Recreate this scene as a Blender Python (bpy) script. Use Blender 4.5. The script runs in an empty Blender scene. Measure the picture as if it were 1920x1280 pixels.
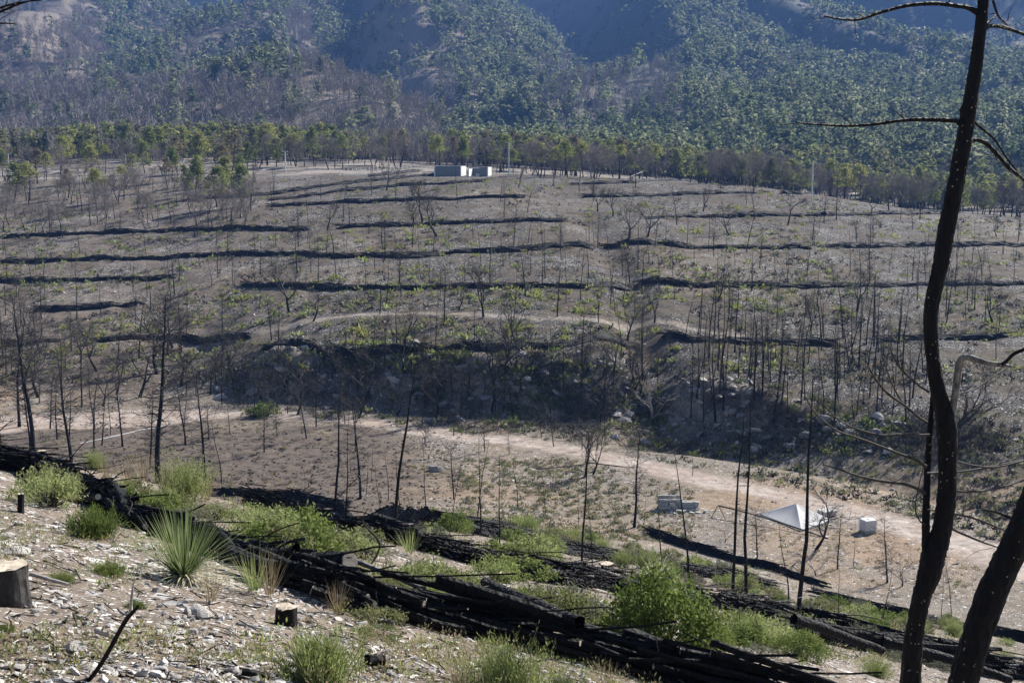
import bpy, math, random
import numpy as np
from mathutils import Vector, Matrix

R = math.radians
sc = bpy.context.scene
COL = sc.collection
random.seed(7)
rng = np.random.default_rng(7)

# ------------------------------------------------------------------ camera, sky, sun, exposure
FPX = 2400.0                       # focal length in pixels of the 1920 wide photograph
PITCH = R(8.0)
cd = bpy.data.cameras.new("camera")
cd.sensor_width = 36.0
cd.lens = 36.0 * FPX / 1920.0
cd.clip_start = 0.2
cd.clip_end = 6000
cam = bpy.data.objects.new("camera", cd)
COL.objects.link(cam)
cam.location = (0, 0, 0)
cam.rotation_euler = (R(90) - PITCH, 0, 0)
sc.camera = cam

SUN_AZ, SUN_EL = 44.0, 35.0        # azimuth clockwise from straight ahead
world = bpy.data.worlds.new("World")
sc.world = world
world.use_nodes = True
wn = world.node_tree
wn.nodes.clear()
wo = wn.nodes.new("ShaderNodeOutputWorld")
wb = wn.nodes.new("ShaderNodeBackground")
ws = wn.nodes.new("ShaderNodeTexSky")
ws.sky_type = 'NISHITA'
ws.sun_disc = False
ws.sun_elevation = R(SUN_EL)
ws.sun_rotation = R(SUN_AZ)
ws.altitude = 1500
wb.inputs["Strength"].default_value = 0.06
wn.links.new(ws.outputs[0], wb.inputs[0])
wn.links.new(wb.outputs[0], wo.inputs[0])

sd = bpy.data.lights.new("sun", 'SUN')
sd.energy = 5.0
sd.angle = R(0.5)
sd.color = (1.0, 0.955, 0.89)
sun = bpy.data.objects.new("sun", sd)
COL.objects.link(sun)
sv = Vector((math.sin(R(SUN_AZ)) * math.cos(R(SUN_EL)), math.cos(R(SUN_AZ)) * math.cos(R(SUN_EL)), math.sin(R(SUN_EL))))
sun.rotation_euler = (-sv).to_track_quat('-Z', 'Y').to_euler()
sun.location = (60, 60, 120)

sc.view_settings.view_transform = 'Standard'
sc.view_settings.look = 'None'
sc.view_settings.exposure = 1.0
sc.view_settings.gamma = 1.0
sc.cycles.max_bounces = 5
sc.cycles.diffuse_bounces = 2
sc.cycles.glossy_bounces = 1
sc.cycles.transmission_bounces = 2
sc.cycles.volume_bounces = 0
sc.cycles.transparent_max_bounces = 4

# ------------------------------------------------------------------ noise and curves
def vnoise(x, y, seed=0):
    xi = np.floor(x); yi = np.floor(y)
    xf = x - xi; yf = y - yi
    xi = xi.astype(np.int64); yi = yi.astype(np.int64)
    def h(a, b):
        n = (a * 374761393 + b * 668265263 + seed * 974711) & 0xffffffff
        n = ((n ^ (n >> 13)) * 1274126177) & 0xffffffff
        n = n ^ (n >> 16)
        return n / 2147483648.0 - 1.0
    sx = xf * xf * (3 - 2 * xf); sy = yf * yf * (3 - 2 * yf)
    a = h(xi, yi); b = h(xi + 1, yi); c = h(xi, yi + 1); d = h(xi + 1, yi + 1)
    return (a + (b - a) * sx) * (1 - sy) + (c + (d - c) * sx) * sy

def fbm(x, y, octv=4, seed=0):
    s = np.zeros_like(x, dtype=float); amp = 1.0; tot = 0
    for o in range(octv):
        s += amp * vnoise(x * 2 ** o + 17.3 * o, y * 2 ** o - 9.1 * o, seed + o)
        tot += amp; amp *= 0.5
    return s / tot

def sst(t):
    t = np.clip(t, 0, 1)
    return t * t * (3 - 2 * t)

def smax(a, b, k): return 0.5 * (a + b + np.sqrt((a - b) ** 2 + k * k))
def smin(a, b, k): return 0.5 * (a + b - np.sqrt((a - b) ** 2 + k * k))
def softplus(t, k): return 0.5 * (t + np.sqrt(t * t + k * k))

CP, SP = math.cos(PITCH), math.sin(PITCH)
def at_depth(px, py, y):
    """The place seen at a photograph pixel, y metres ahead."""
    cx = (px - 960) / FPX; cy = (640 - py) / FPX
    dy = CP + cy * SP; dz = -SP + cy * CP
    return np.array([cx / dy * y, y, dz / dy * y])
def to_px(p):
    p = np.asarray(p, float)
    f = p[..., 1] * CP - p[..., 2] * SP
    up = p[..., 1] * SP + p[..., 2] * CP
    return 960 + FPX * p[..., 0] / f, 640 - FPX * up / f

def pxu(*pairs):
    a = np.array(pairs, float)
    return (a[:, 0] - 960) / FPX, a[:, 1]
def U(u, tab): return np.interp(u, tab[0], tab[1])

T_FOOT = pxu((0, 131), (400, 130), (650, 124), (900, 118), (1300, 112), (1600, 103), (1900, 92), (2300, 84))
T_BANK = pxu((0, 0.6), (300, 1.0), (460, 3.2), (650, 4.8), (1000, 5.2), (1200, 4.6), (1330, 3.8), (1480, 2.6), (1600, 1.6), (1900, 1.2))
T_CREST = pxu((0, 292), (960, 285), (1400, 282), (1700, 268), (1920, 258))
T_CZ = pxu((0, -5.0), (300, -4.4), (600, -3.4), (960, -3.0), (1250, -3.9), (1400, -5.0), (1550, -7.0), (1700, -9.6), (1920, -11.2))
T_PG = pxu((0, .05), (300, .055), (700, .03), (960, .01), (1200, -.01), (1500, -.05), (1900, -.04))
T_MS = pxu((0, .05), (500, .045), (900, .035), (1100, .045), (1250, .08), (1400, .12), (1500, .14), (1900, .14))
T_MF = pxu((0, 1280), (900, 1260), (1200, 1200), (1400, 1110), (1920, 1080))

SPURS = []
def spur(slope, r, *pp):
    SPURS.append((slope, r, [at_depth(*p) for p in pp]))
spur(.50, 20, (-250, 130, 700), (-60, 60, 850), (80, 15, 1050), (140, -60, 1300))
spur(.33, 14, (430, 165, 690), (560, 138, 620), (640, 185, 560))
spur(.30, 14, (60, 190, 640), (160, 175, 680))
spur(.62, 12, (215, 125, 790), (300, 90, 860), (430, 35, 980), (560, -30, 1200))
spur(.55, 14, (860, 172, 760), (835, 70, 900), (760, 0, 1060), (700, -80, 1300))
spur(.60, 10, (955, 110, 930), (900, 40, 1080), (850, -40, 1250))
spur(.55, 12, (1000, 192, 690), (1150, 128, 790), (1290, 95, 900), (1260, 0, 1120), (1230, -70, 1300))
spur(.60, 12, (1405, 135, 880), (1365, 70, 1000), (1300, -20, 1200))
spur(.50, 12, (1930, 190, 740), (1850, 150, 810), (1720, 100, 930), (1590, 48, 1020), (1440, -20, 1150))
spur(.42, 14, (1560, 250, 600), (1500, 175, 740), (1430, 130, 860))
spur(.42, 14, (1790, 255, 600), (1760, 200, 700), (1700, 140, 850))
spur(.42, 14, (1280, 222, 640), (1280, 195, 700), (1300, 150, 800))
spur(.50, 16, (1990, 130, 900), (2120, 30, 1100))

def mountains(x, y, u):
    wx = x + 22 * fbm(x / 90, y / 90, 3, 31); wy = y + 22 * fbm(x / 90, y / 90, 3, 37)
    m = -9.0 + U(u, T_MS) * (y - 430)
    m = smax(m, -20 + .9 * (y - U(u, T_MF)), 20)
    for slope, r, pts in SPURS:
        best = np.full_like(x, -1e3)
        for a, b in zip(pts[:-1], pts[1:]):
            d = b[:2] - a[:2]; L2 = d @ d
            t = np.clip(((wx - a[0]) * d[0] + (wy - a[1]) * d[1]) / L2, 0, 1)
            dist = np.hypot(wx - a[0] - t * d[0], wy - a[1] - t * d[1])
            side = (wx - a[0]) * d[1] - (wy - a[1]) * d[0]
            sl = slope * (1 + 1.15 * sst(-side / (np.sqrt(L2) * dist + 1e-6) * 1.15))
            best = np.maximum(best, a[2] + t * (b[2] - a[2]) - sl * (np.sqrt(dist * dist + r * r) - r))
        m = smax(m, best, 5)
    k = sst((y - 470) / 250)
    m = m + k * (13 * fbm(x / 110, y / 110, 3, 41) + 11 * (0.4 - np.abs(fbm(x / 60, y / 120, 3, 43))) + 1.2 * fbm(x / 14, y / 14, 3, 47))
    return smin(m, 390 + .02 * (y - 1500), 30)

GULLY = [(13.6, 119.0, 2.6), (15.0, 150.0, 1.6), (14.2, 190.0, 1.1), (13.5, 228.0, .5)]
def terrain(x, y):
    u = x / np.maximum(y, 15)
    near = -1.7 - .238 * x - .264 * y
    near = near - .15 * softplus(y - 29, 3) * sst((-u - .04) / .2)
    near = near + .10 * fbm(x / 2.2, y / 2.2, 3, 3) + .25 * fbm(x / 9, y / 9, 2, 5) + .03 * fbm(x / .45, y / .45, 2, 6)
    yf, bk, yc, zc = U(u, T_FOOT), U(u, T_BANK), U(u, T_CREST), U(u, T_CZ)
    yf = yf + 2.5 * fbm(x / 14, y * 0 + 3.3, 3, 11)
    t = y - yf
    slope = (zc + 24 - bk) / (yc - yf - 6)
    hill = -24 + bk * sst(t / (7.5 + 5.5 * fbm(x / 9, y / 30, 2, 12))) + slope * np.maximum(t - 6, 0)
    creek = sst((u - .05) / .1)
    hill = hill - 1.5 * creek * np.exp(-((t + 4) / 3.5) ** 2)
    onhill = sst(t / 6)
    hill = hill + onhill * (.5 * fbm(x / 24, y / 30, 3, 13) + .2 * fbm(x / 4, y / 4, 3, 17) + .17 * fbm(x / 1.6, y / 2.4, 2, 18)) * sst((yc + 25 - y) / 50)
    hill = hill + onhill * sst((12 - t) / 12) * bk * .75 * fbm(x / 6, y / 5, 4, 19)
    gx = np.interp(y, [g[1] for g in GULLY], [g[0] for g in GULLY])
    gd = np.interp(y, [g[1] for g in GULLY] + [245.], [g[2] for g in GULLY] + [0.])
    gx = gx + 1.2 * vnoise(y / 9, y * 0, 23)
    hill = hill - onhill * gd * np.exp(-((x - gx) / 2.6) ** 2)
    hx = -36.0 + 2 * vnoise(y / 12, y * 0 + 5, 29)
    hill = hill - onhill * 1.2 * np.exp(-((x - hx) / 4.5) ** 2) * sst((200 - y) / 50)
    plat = zc + U(u, T_PG) * np.clip(y - yc, -40, 110) + .3 * fbm(x / 30, y / 30, 2, 59)
    hill = np.where(y > yc - 60, smin(hill, plat, 1.2), hill)
    hill = hill + .16 * fbm(x / 16, y / 16, 3, 61) + .04 * fbm(x / 2.5, y / 2.5, 3, 63)
    g = smax(near, hill, 1.2)
    mt = mountains(x, y, u)
    return np.where(y > 330, smax(g, mt, 4), g)

NU = 900
us = np.linspace(-.80, .80, NU)
ys = [-14.0]
while ys[-1] < 2000:
    ys.append(ys[-1] + (.0021 if 60 < ys[-1] < 122 else .0036 if ys[-1] < 290 and ys[-1] > 60 else .0058) * (ys[-1] + 30))
ys = np.array(ys); NY = len(ys)
GY, GU = np.meshgrid(ys, us, indexing='ij')
GX = GU * (GY + 30)
GZ = terrain(GX, GY)
du = us[1] - us[0]

def ground(x, y):
    x = np.asarray(x, float); y = np.asarray(y, float)
    j = np.clip(np.searchsorted(ys, y) - 1, 0, NY - 2)
    fy = (y - ys[j]) / (ys[j + 1] - ys[j])
    fu = np.clip((x / (y + 30) - us[0]) / du, 0, NU - 1.001)
    i = fu.astype(int); fu = fu - i
    return (GZ[j, i] * (1 - fu) + GZ[j, i + 1] * fu) * (1 - fy) + (GZ[j + 1, i] * (1 - fu) + GZ[j + 1, i + 1] * fu) * fy

TS = np.geomspace(3.5, 1900, 900)
def land(px, py):
    """Ground points met by the lines of sight of photograph pixels (N,3)."""
    px = np.atleast_1d(np.asarray(px, float)); py = np.atleast_1d(np.asarray(py, float))
    cx = (px - 960) / FPX; cy = (640 - py) / FPX
    dx, dy, dz = cx, CP + cy * SP, -SP + cy * CP
    X = dx[:, None] / dy[:, None] * TS; Z = dz[:, None] / dy[:, None] * TS; Y = np.broadcast_to(TS, X.shape)
    below = Z < ground(X, Y)
    k = np.argmax(below, axis=1); k = np.where(below.any(axis=1), np.maximum(k, 1), len(TS) - 1)
    lo, hi = TS[k - 1].copy(), TS[k].copy()
    for _ in range(14):
        mid = .5 * (lo + hi)
        b = dz / dy * mid < ground(dx / dy * mid, mid)
        hi = np.where(b, mid, hi); lo = np.where(b, lo, mid)
    x = dx / dy * hi
    return np.stack([x, hi, ground(x, hi)], 1)
def G(px, py): return land(px, py)[0]
def onland(x, y): return np.array([x, y, float(ground(x, y))])
def path(pp, step):
    """Evenly spaced ground points along a line given in photograph pixels."""
    q = land([p[0] for p in pp], [p[1] for p in pp])[:, :2]
    d = np.r_[0, np.cumsum(np.hypot(*np.diff(q, axis=0).T))]
    n = max(2, int(d[-1] / step) + 1)
    s = np.linspace(0, d[-1], n)
    # smooth polyline by interpolating then box filtering
    x = np.interp(s, d, q[:, 0]); y = np.interp(s, d, q[:, 1])
    return np.stack([x, y, ground(x, y)], 1)
def dist_to(poly, x, y):
    best = np.full(x.shape, 1e9)
    for a, b in zip(poly[:-1], poly[1:]):
        d = b[:2] - a[:2]; L2 = max(d @ d, 1e-9)
        t = np.clip(((x - a[0]) * d[0] + (y - a[1]) * d[1]) / L2, 0, 1)
        best = np.minimum(best, np.hypot(x - a[0] - t * d[0], y - a[1] - t * d[1]))
    return best

# ------------------------------------------------------------------ mesh helpers
class MB:
    def __init__(s): s.V = []; s.F = []; s.n = 0
    def add(s, V, Fc, mi=0):
        V = np.asarray(V, np.float32).reshape(-1, 3); Fc = np.asarray(Fc, np.int64)
        s.V.append(V); s.F.append((Fc + s.n, mi)); s.n += len(V); return s
    def tube(s, pts, radii, n=7, mi=0, capmi=None, wob=0.0, cap=True):
        P = np.asarray(pts, float); m = len(P)
        rad = np.broadcast_to(np.asarray(radii, float), (m,))
        T = np.gradient(P, axis=0); T /= np.linalg.norm(T, axis=1)[:, None] + 1e-9
        a = np.array([0, 0, 1.]) if abs(T[0][2]) < .9 else np.array([1., 0, 0])
        Nv = np.cross(T[0], a); Nv /= np.linalg.norm(Nv)
        V = np.zeros((m, n, 3)); ang = np.arange(n) * 2 * math.pi / n
        ca, sa = np.cos(ang)[:, None], np.sin(ang)[:, None]
        for i in range(m):
            Nv = Nv - T[i] * (Nv @ T[i]); Nv /= np.linalg.norm(Nv) + 1e-9
            B = np.cross(T[i], Nv)
            rr = rad[i] * (1 + wob * (rng.random((n, 1)) - .5)) if wob else rad[i]
            V[i] = P[i] + rr * (ca * Nv + sa * B)
        i0 = (np.arange(m - 1) * n)[:, None]; k = np.arange(n)[None]; k1 = (k + 1) % n
        Fq = np.stack([i0 + k, i0 + k1, i0 + n + k1, i0 + n + k], -1).reshape(-1, 4)
        s.add(V, Fq, mi)
        if cap:
            c = capmi if capmi is not None else mi
            for ring, ctr, fl in ((V[0], P[0], 1), (V[-1], P[-1], 0)):
                k = np.arange(n)
                tri = np.stack([k, (k + 1) % n, np.full(n, n)], 1)
                if fl: tri = tri[:, ::-1]
                s.add(np.vstack([ring, ctr[None]]), tri, c)
        return s
    def sticks(s, A, B, ra, rb, n=4, mi=0):
        A = np.asarray(A, float); B = np.asarray(B, float); k = len(A)
        if k == 0: return s
        ra = np.broadcast_to(ra, (k,)); rb = np.broadcast_to(rb, (k,))
        T = B - A; T /= np.linalg.norm(T, axis=1)[:, None] + 1e-9
        ref = np.where(np.abs(T[:, 2:3]) < .9, np.array([[0, 0, 1.]]), np.array([[1., 0, 0]]))
        N1 = np.cross(T, ref); N1 /= np.linalg.norm(N1, axis=1)[:, None]
        N2 = np.cross(T, N1)
        ang = np.arange(n) * 2 * math.pi / n
        off = np.cos(ang)[None, :, None] * N1[:, None] + np.sin(ang)[None, :, None] * N2[:, None]
        V = np.concatenate([A[:, None] + off * ra[:, None, None], B[:, None] + off * rb[:, None, None]], 1)
        base = (np.arange(k) * 2 * n)[:, None]; q = np.arange(n)[None]; q1 = (q + 1) % n
        Fq = np.stack([base + q, base + q1, base + n + q1, base + n + q], -1).reshape(-1, 4)
        s.add(V, Fq, mi)
        if n == 4:
            s.F.append((s.n - len(V.reshape(-1, 3)) + base + np.array([[0, 1, 2, 3]]), mi))
            s.F.append((s.n - len(V.reshape(-1, 3)) + base + np.array([[7, 6, 5, 4]]), mi))
        return s
    def shell(s, C, ctr, L, W, rnd=.55, mi=0):
        """Leaf clumps lying roughly tangent to a crown round ctr, so that the crown shades as a volume."""
        C = np.asarray(C, float); k = len(C)
        Nn = C - ctr; Nn /= np.linalg.norm(Nn, axis=1)[:, None] + 1e-9
        Nn = Nn + rnd * rng.normal(size=(k, 3)); Nn /= np.linalg.norm(Nn, axis=1)[:, None] + 1e-9
        D = np.cross(Nn, rng.normal(size=(k, 3))); D /= np.linalg.norm(D, axis=1)[:, None] + 1e-9
        E = np.cross(Nn, D)
        L = np.broadcast_to(L, (k,))[:, None]; W = np.broadcast_to(W, (k,))[:, None]
        V = np.stack([C - D * L, C + E * W, C + D * L, C - E * W], 1)
        return s.add(V, np.arange(k * 4).reshape(k, 4), mi)
    def leaves(s, C, L, W, up=None, spread=1.0, mi=0):
        """Diamond leaves: centres C, half length L, half width W, along 'up' loosely."""
        C = np.asarray(C, float); k = len(C)
        D = rng.normal(size=(k, 3))
        D /= np.linalg.norm(D, axis=1)[:, None]
        if up is not None:
            D = up + spread * D; D /= np.linalg.norm(D, axis=1)[:, None] + 1e-9
        E = np.cross(D, rng.normal(size=(k, 3))); E /= np.linalg.norm(E, axis=1)[:, None] + 1e-9
        L = np.broadcast_to(L, (k,))[:, None]; W = np.broadcast_to(W, (k,))[:, None]
        V = np.stack([C - D * L, C + E * W, C + D * L, C - E * W], 1)
        return s.add(V, np.arange(k * 4).reshape(k, 4), mi)
    def box(s, c, size, rz=0, mi=0, tilt=(0, 0)):
        sx, sy, sz = [v / 2 for v in size]
        v = np.array([(-sx, -sy, -sz), (sx, -sy, -sz), (sx, sy, -sz), (-sx, sy, -sz), (-sx, -sy, sz), (sx, -sy, sz), (sx, sy, sz), (-sx, sy, sz)])
        M = np.array((Matrix.Rotation(rz, 3, 'Z') @ Matrix.Rotation(tilt[0], 3, 'X') @ Matrix.Rotation(tilt[1], 3, 'Y')))
        return s.add(v @ M.T + np.asarray(c, float), [(0, 3, 2, 1), (4, 5, 6, 7), (0, 1, 5, 4), (1, 2, 6, 5), (2, 3, 7, 6), (3, 0, 4, 7)], mi)
    def mesh(s, name, mats, smooth=False):
        me = bpy.data.meshes.new(name)
        V = np.concatenate(s.V) if s.V else np.zeros((0, 3), np.float32)
        me.vertices.add(len(V)); me.vertices.foreach_set("co", V.astype(np.float32).ravel())
        loops, tot, mi = [], [], []
        for Fc, m in s.F:
            if len(Fc) == 0: continue
            loops.append(Fc.ravel()); tot.append(np.full(len(Fc), Fc.shape[1])); mi.append(np.full(len(Fc), m))
        loops = np.concatenate(loops); tot = np.concatenate(tot); mi = np.concatenate(mi)
        me.loops.add(len(loops)); me.loops.foreach_set("vertex_index", loops.astype(np.int32))
        me.polygons.add(len(tot))
        me.polygons.foreach_set("loop_start", np.r_[0, np.cumsum(tot)[:-1]].astype(np.int32))
        me.polygons.foreach_set("loop_total", tot.astype(np.int32))
        me.polygons.foreach_set("material_index", mi.astype(np.int32))
        me.polygons.foreach_set("use_smooth", np.full(len(tot), bool(smooth)))
        for m in (mats if isinstance(mats, (list, tuple)) else [mats]): me.materials.append(m)
        me.update(calc_edges=True); me.validate()
        return me
    def build(s, name, mats, parent=None, smooth=False):
        o = bpy.data.objects.new(name, s.mesh(name, mats, smooth)); COL.objects.link(o)
        if parent is not None: o.parent = parent
        return o

def thing(name, label, cat, loc=(0, 0, 0), rz=0, group=None, s=1.0):
    o = bpy.data.objects.new(name, None); COL.objects.link(o)
    o.empty_display_size = .2
    o.location = [float(v) for v in loc]; o.rotation_euler = (0, 0, rz); o.scale = (s, s, s)
    if label: o["label"] = label
    o["category"] = cat
    if group: o["group"] = group
    return o
def tag(o, label, cat, group=None):
    o["label"] = label; o["category"] = cat
    if group: o["group"] = group
    return o
def kind(o, k, label=None):
    o["kind"] = k
    if label: o["label"] = label
    return o
KIDS = {}
def dup(root, loc, rz, s=1.0, tilt=(0, 0), label=None, group=None):
    if root.name not in KIDS: KIDS[root.name] = list(root.children)
    r = root.copy(); COL.objects.link(r)
    r.location = [float(v) for v in loc]; r.rotation_euler = (tilt[0], tilt[1], rz)
    r.scale = s if isinstance(s, (tuple, list)) else (s, s, s)
    if label: r["label"] = label
    if group: r["group"] = group
    for ch in KIDS[root.name]:
        c = ch.copy(); COL.objects.link(c); c.parent = r
    return r
PROTOS = []
def place(proto, *a, **k):
    """The first placing moves the built thing itself, later ones copy it."""
    if proto.name not in PROTOS:
        PROTOS.append(proto.name); KIDS[proto.name] = list(proto.children)
        loc, rz = a[0], a[1]; s = k.get("s", 1.0); tilt = k.get("tilt", (0, 0))
        proto.location = [float(v) for v in loc]; proto.rotation_euler = (tilt[0], tilt[1], rz)
        proto.scale = s if isinstance(s, (tuple, list)) else (s, s, s)
        if k.get("label"): proto["label"] = k["label"]
        if k.get("group"): proto["group"] = k["group"]
        return proto
    return dup(proto, *a, **k)
ONES = "first second third fourth fifth sixth seventh eighth ninth tenth eleventh twelfth thirteenth fourteenth fifteenth sixteenth seventeenth eighteenth nineteenth".split()
TENS = {2: "twent", 3: "thirt", 4: "fort", 5: "fift", 6: "sixt", 7: "sevent", 8: "eight", 9: "ninet"}
def nth(n):
    if n < 20: return ONES[n - 1]
    if n >= 100: return "hundred-and-" + nth(n - 100) if n > 100 else "hundredth"
    t, o = divmod(n, 10)
    return TENS[t] + ("ieth" if o == 0 else "y-" + ONES[o - 1])

# ------------------------------------------------------------------ materials
def new_mat(name):
    m = bpy.data.materials.new(name); m.use_nodes = True
    nt = m.node_tree
    return m, nt, nt.nodes["Principled BSDF"]
def N(nt, typ, **kw):
    n = nt.nodes.new(typ)
    for k, v in kw.items():
        if k.startswith("i_"): n.inputs[k[2:]].default_value = v
        else: setattr(n, k, v)
    return n
def ramp(nt, fac, stops):
    r = nt.nodes.new("ShaderNodeValToRGB")
    el = r.color_ramp.elements
    while len(el) < len(stops): el.new(.5)
    for e, (p, c) in zip(el, stops): e.position = p; e.color = (*c, 1)
    nt.links.new(fac, r.inputs[0])
    return r.outputs[0]
def simple(name, c1, c2, scale=8.0, rough=.85, bump=.3, bscale=30.0, stretch=None, spec=.25):
    m, nt, b = new_mat(name)
    tc = N(nt, "ShaderNodeTexCoord")
    vec = tc.outputs["Object"]
    if stretch:
        mp = N(nt, "ShaderNodeMapping"); mp.inputs["Scale"].default_value = stretch
        nt.links.new(vec, mp.inputs[0]); vec = mp.outputs[0]
    n = N(nt, "ShaderNodeTexNoise"); n.inputs["Scale"].default_value = scale; n.inputs["Detail"].default_value = 6; n.inputs["Roughness"].default_value = .65
    nt.links.new(vec, n.inputs["Vector"])
    nt.links.new(ramp(nt, n.outputs["Fac"], [(.32, c1), (.68, c2)]), b.inputs["Base Color"])
    b.inputs["Roughness"].default_value = rough
    b.inputs["Specular IOR Level"].default_value = spec
    n2 = N(nt, "ShaderNodeTexNoise"); n2.inputs["Scale"].default_value = bscale; n2.inputs["Detail"].default_value = 4
    nt.links.new(vec, n2.inputs["Vector"])
    bp = N(nt, "ShaderNodeBump"); bp.inputs["Strength"].default_value = bump; bp.inputs["Distance"].default_value = .03
    nt.links.new(n2.outputs["Fac"], bp.inputs["Height"]); nt.links.new(bp.outputs[0], b.inputs["Normal"])
    return m
def leaf_mat(name, dark, mid, light, trans=.35):
    m, nt, b = new_mat(name)
    g = N(nt, "ShaderNodeNewGeometry"); oi = N(nt, "ShaderNodeObjectInfo")
    mx = N(nt, "ShaderNodeMath", operation='MULTIPLY_ADD'); mx.inputs[1].default_value = .65
    ms = N(nt, "ShaderNodeMath", operation='MULTIPLY'); ms.inputs[1].default_value = .35
    nt.links.new(oi.outputs["Random"], ms.inputs[0]); nt.links.new(g.outputs["Random Per Island"], mx.inputs[0]); nt.links.new(ms.outputs[0], mx.inputs[2])
    c = ramp(nt, mx.outputs[0], [(.05, dark), (.5, mid), (.95, light)])
    nt.links.new(c, b.inputs["Base Color"]); b.inputs["Roughness"].default_value = .85; b.inputs["Specular IOR Level"].default_value = .06
    t = N(nt, "ShaderNodeBsdfTranslucent"); nt.links.new(c, t.inputs[0])
    mix = N(nt, "ShaderNodeMixShader"); mix.inputs[0].default_value = trans
    nt.links.new(b.outputs[0], mix.inputs[1]); nt.links.new(t.outputs[0], mix.inputs[2])
    nt.links.new(mix.outputs[0], nt.nodes["Material Output"].inputs[0])  # shaded tone front and back, sunlit tone elsewhere
    return m

def char_mat(name, flecks, c1=(.0045, .0042, .0046), c2=(.0105, .0095, .0096), rough=.7, scale=9):
    """Charred bark: black plates with grey ash and pale flaked spots."""
    m, nt, b = new_mat(name)
    tc = N(nt, "ShaderNodeTexCoord")
    mp = N(nt, "ShaderNodeMapping"); mp.inputs["Scale"].default_value = (1, 1, .35); nt.links.new(tc.outputs["Object"], mp.inputs[0])
    n = N(nt, "ShaderNodeTexNoise"); n.inputs["Scale"].default_value = scale; n.inputs["Detail"].default_value = 7; n.inputs["Roughness"].default_value = .7
    nt.links.new(mp.outputs[0], n.inputs["Vector"])
    col = ramp(nt, n.outputs["Fac"], [(.35, c1), (.62, c2), (.8, tuple(v * 2.2 for v in c2))])
    if flecks:
        v = N(nt, "ShaderNodeTexVoronoi"); v.inputs["Scale"].default_value = 22; v.inputs["Randomness"].default_value = 1
        nt.links.new(tc.outputs["Object"], v.inputs["Vector"])
        lt = N(nt, "ShaderNodeMath", operation='LESS_THAN'); lt.inputs[1].default_value = flecks
        nt.links.new(v.outputs["Distance"], lt.inputs[0])
        sp = N(nt, "ShaderNodeSeparateColor"); nt.links.new(v.outputs["Color"], sp.inputs[0])
        gt = N(nt, "ShaderNodeMath", operation='GREATER_THAN'); gt.inputs[1].default_value = .55; nt.links.new(sp.outputs[0], gt.inputs[0])
        nz = N(nt, "ShaderNodeTexNoise"); nz.inputs["Scale"].default_value = 2.6; nz.inputs["Detail"].default_value = 3; nt.links.new(tc.outputs["Object"], nz.inputs["Vector"])
        g2 = N(nt, "ShaderNodeMath", operation='GREATER_THAN'); g2.inputs[1].default_value = .53; nt.links.new(nz.outputs["Fac"], g2.inputs[0])
        m0 = N(nt, "ShaderNodeMath", operation='MULTIPLY'); nt.links.new(lt.outputs[0], m0.inputs[0]); nt.links.new(g2.outputs[0], m0.inputs[1])
        mu = N(nt, "ShaderNodeMath", operation='MULTIPLY'); nt.links.new(m0.outputs[0], mu.inputs[0]); nt.links.new(gt.outputs[0], mu.inputs[1])
        mx = N(nt, "ShaderNodeMix", data_type='RGBA'); nt.links.new(mu.outputs[0], mx.inputs["Factor"])
        nt.links.new(col, mx.inputs["A"]); mx.inputs["B"].default_value = (.38, .34, .30, 1); col = mx.outputs["Result"]
    nt.links.new(col, b.inputs["Base Color"]); b.inputs["Roughness"].default_value = rough; b.inputs["Specular IOR Level"].default_value = .22
    v2 = N(nt, "ShaderNodeTexVoronoi"); v2.inputs["Scale"].default_value = 16; nt.links.new(mp.outputs[0], v2.inputs["Vector"])
    ad = N(nt, "ShaderNodeMath", operation='ADD'); nt.links.new(v2.outputs["Distance"], ad.inputs[0]); nt.links.new(n.outputs["Fac"], ad.inputs[1])
    bp = N(nt, "ShaderNodeBump"); bp.inputs["Strength"].default_value = 1.0; bp.inputs["Distance"].default_value = .07
    nt.links.new(ad.outputs[0], bp.inputs["Height"]); nt.links.new(bp.outputs[0], b.inputs["Normal"])
    return m

M_BARK = char_mat("charred_bark", .20)
M_CHAR = char_mat("charred_wood", 0, (.005, .0048, .005), (.015, .014, .0138))
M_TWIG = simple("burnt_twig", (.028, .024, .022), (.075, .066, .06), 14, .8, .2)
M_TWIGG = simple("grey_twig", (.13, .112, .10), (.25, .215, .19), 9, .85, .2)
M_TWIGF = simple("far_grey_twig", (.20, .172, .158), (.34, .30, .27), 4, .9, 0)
M_PALEB = simple("pale_dead_wood", (.22, .20, .18), (.5, .46, .42), 10, .75, .4)
M_ASHB = char_mat("ash_grey_bark", .25, (.09, .085, .08), (.36, .34, .315), .7, 16)
M_ASHB2 = char_mat("scorched_grey_bark", 0, (.012, .012, .012), (.075, .07, .066), .8, 12)
M_CUT = simple("cut_wood", (.42, .34, .25), (.62, .54, .43), 12, .8, .2)
M_ROCK = simple("pale_limestone", (.34, .315, .285), (.59, .565, .53), 7, .9, .6, 18)
M_ROCKG = simple("grey_rock", (.20, .19, .185), (.38, .36, .34), 5, .9, .6, 14)
M_CONC = simple("concrete", (.42, .42, .42), (.6, .6, .59), 3, .85, .3)
M_SHADE = simple("bare_block_wall", (.15, .155, .16), (.27, .275, .28), 4, .9, .3)  # block tone darkened to paint the shade on front and back walls
M_WHITE = simple("whitewash", (.62, .62, .60), (.78, .77, .75), 3, .85, .2)  # bright tone paints sunlight on the other walls; plain white on pole posts
M_BLOCK = simple("grey_block", (.36, .35, .335), (.56, .55, .53), 6, .9, .4)
M_CANVAS = leaf_mat("white_canvas", (.82, .81, .78), (.84, .83, .80), (.86, .85, .83), .35)
M_PLAST = simple("white_plastic", (.72, .72, .72), (.82, .82, .81), 2, .4, .05)
M_METAL = simple("galvanised_metal", (.5, .51, .52), (.62, .63, .64), 12, .45, .1)
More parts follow.
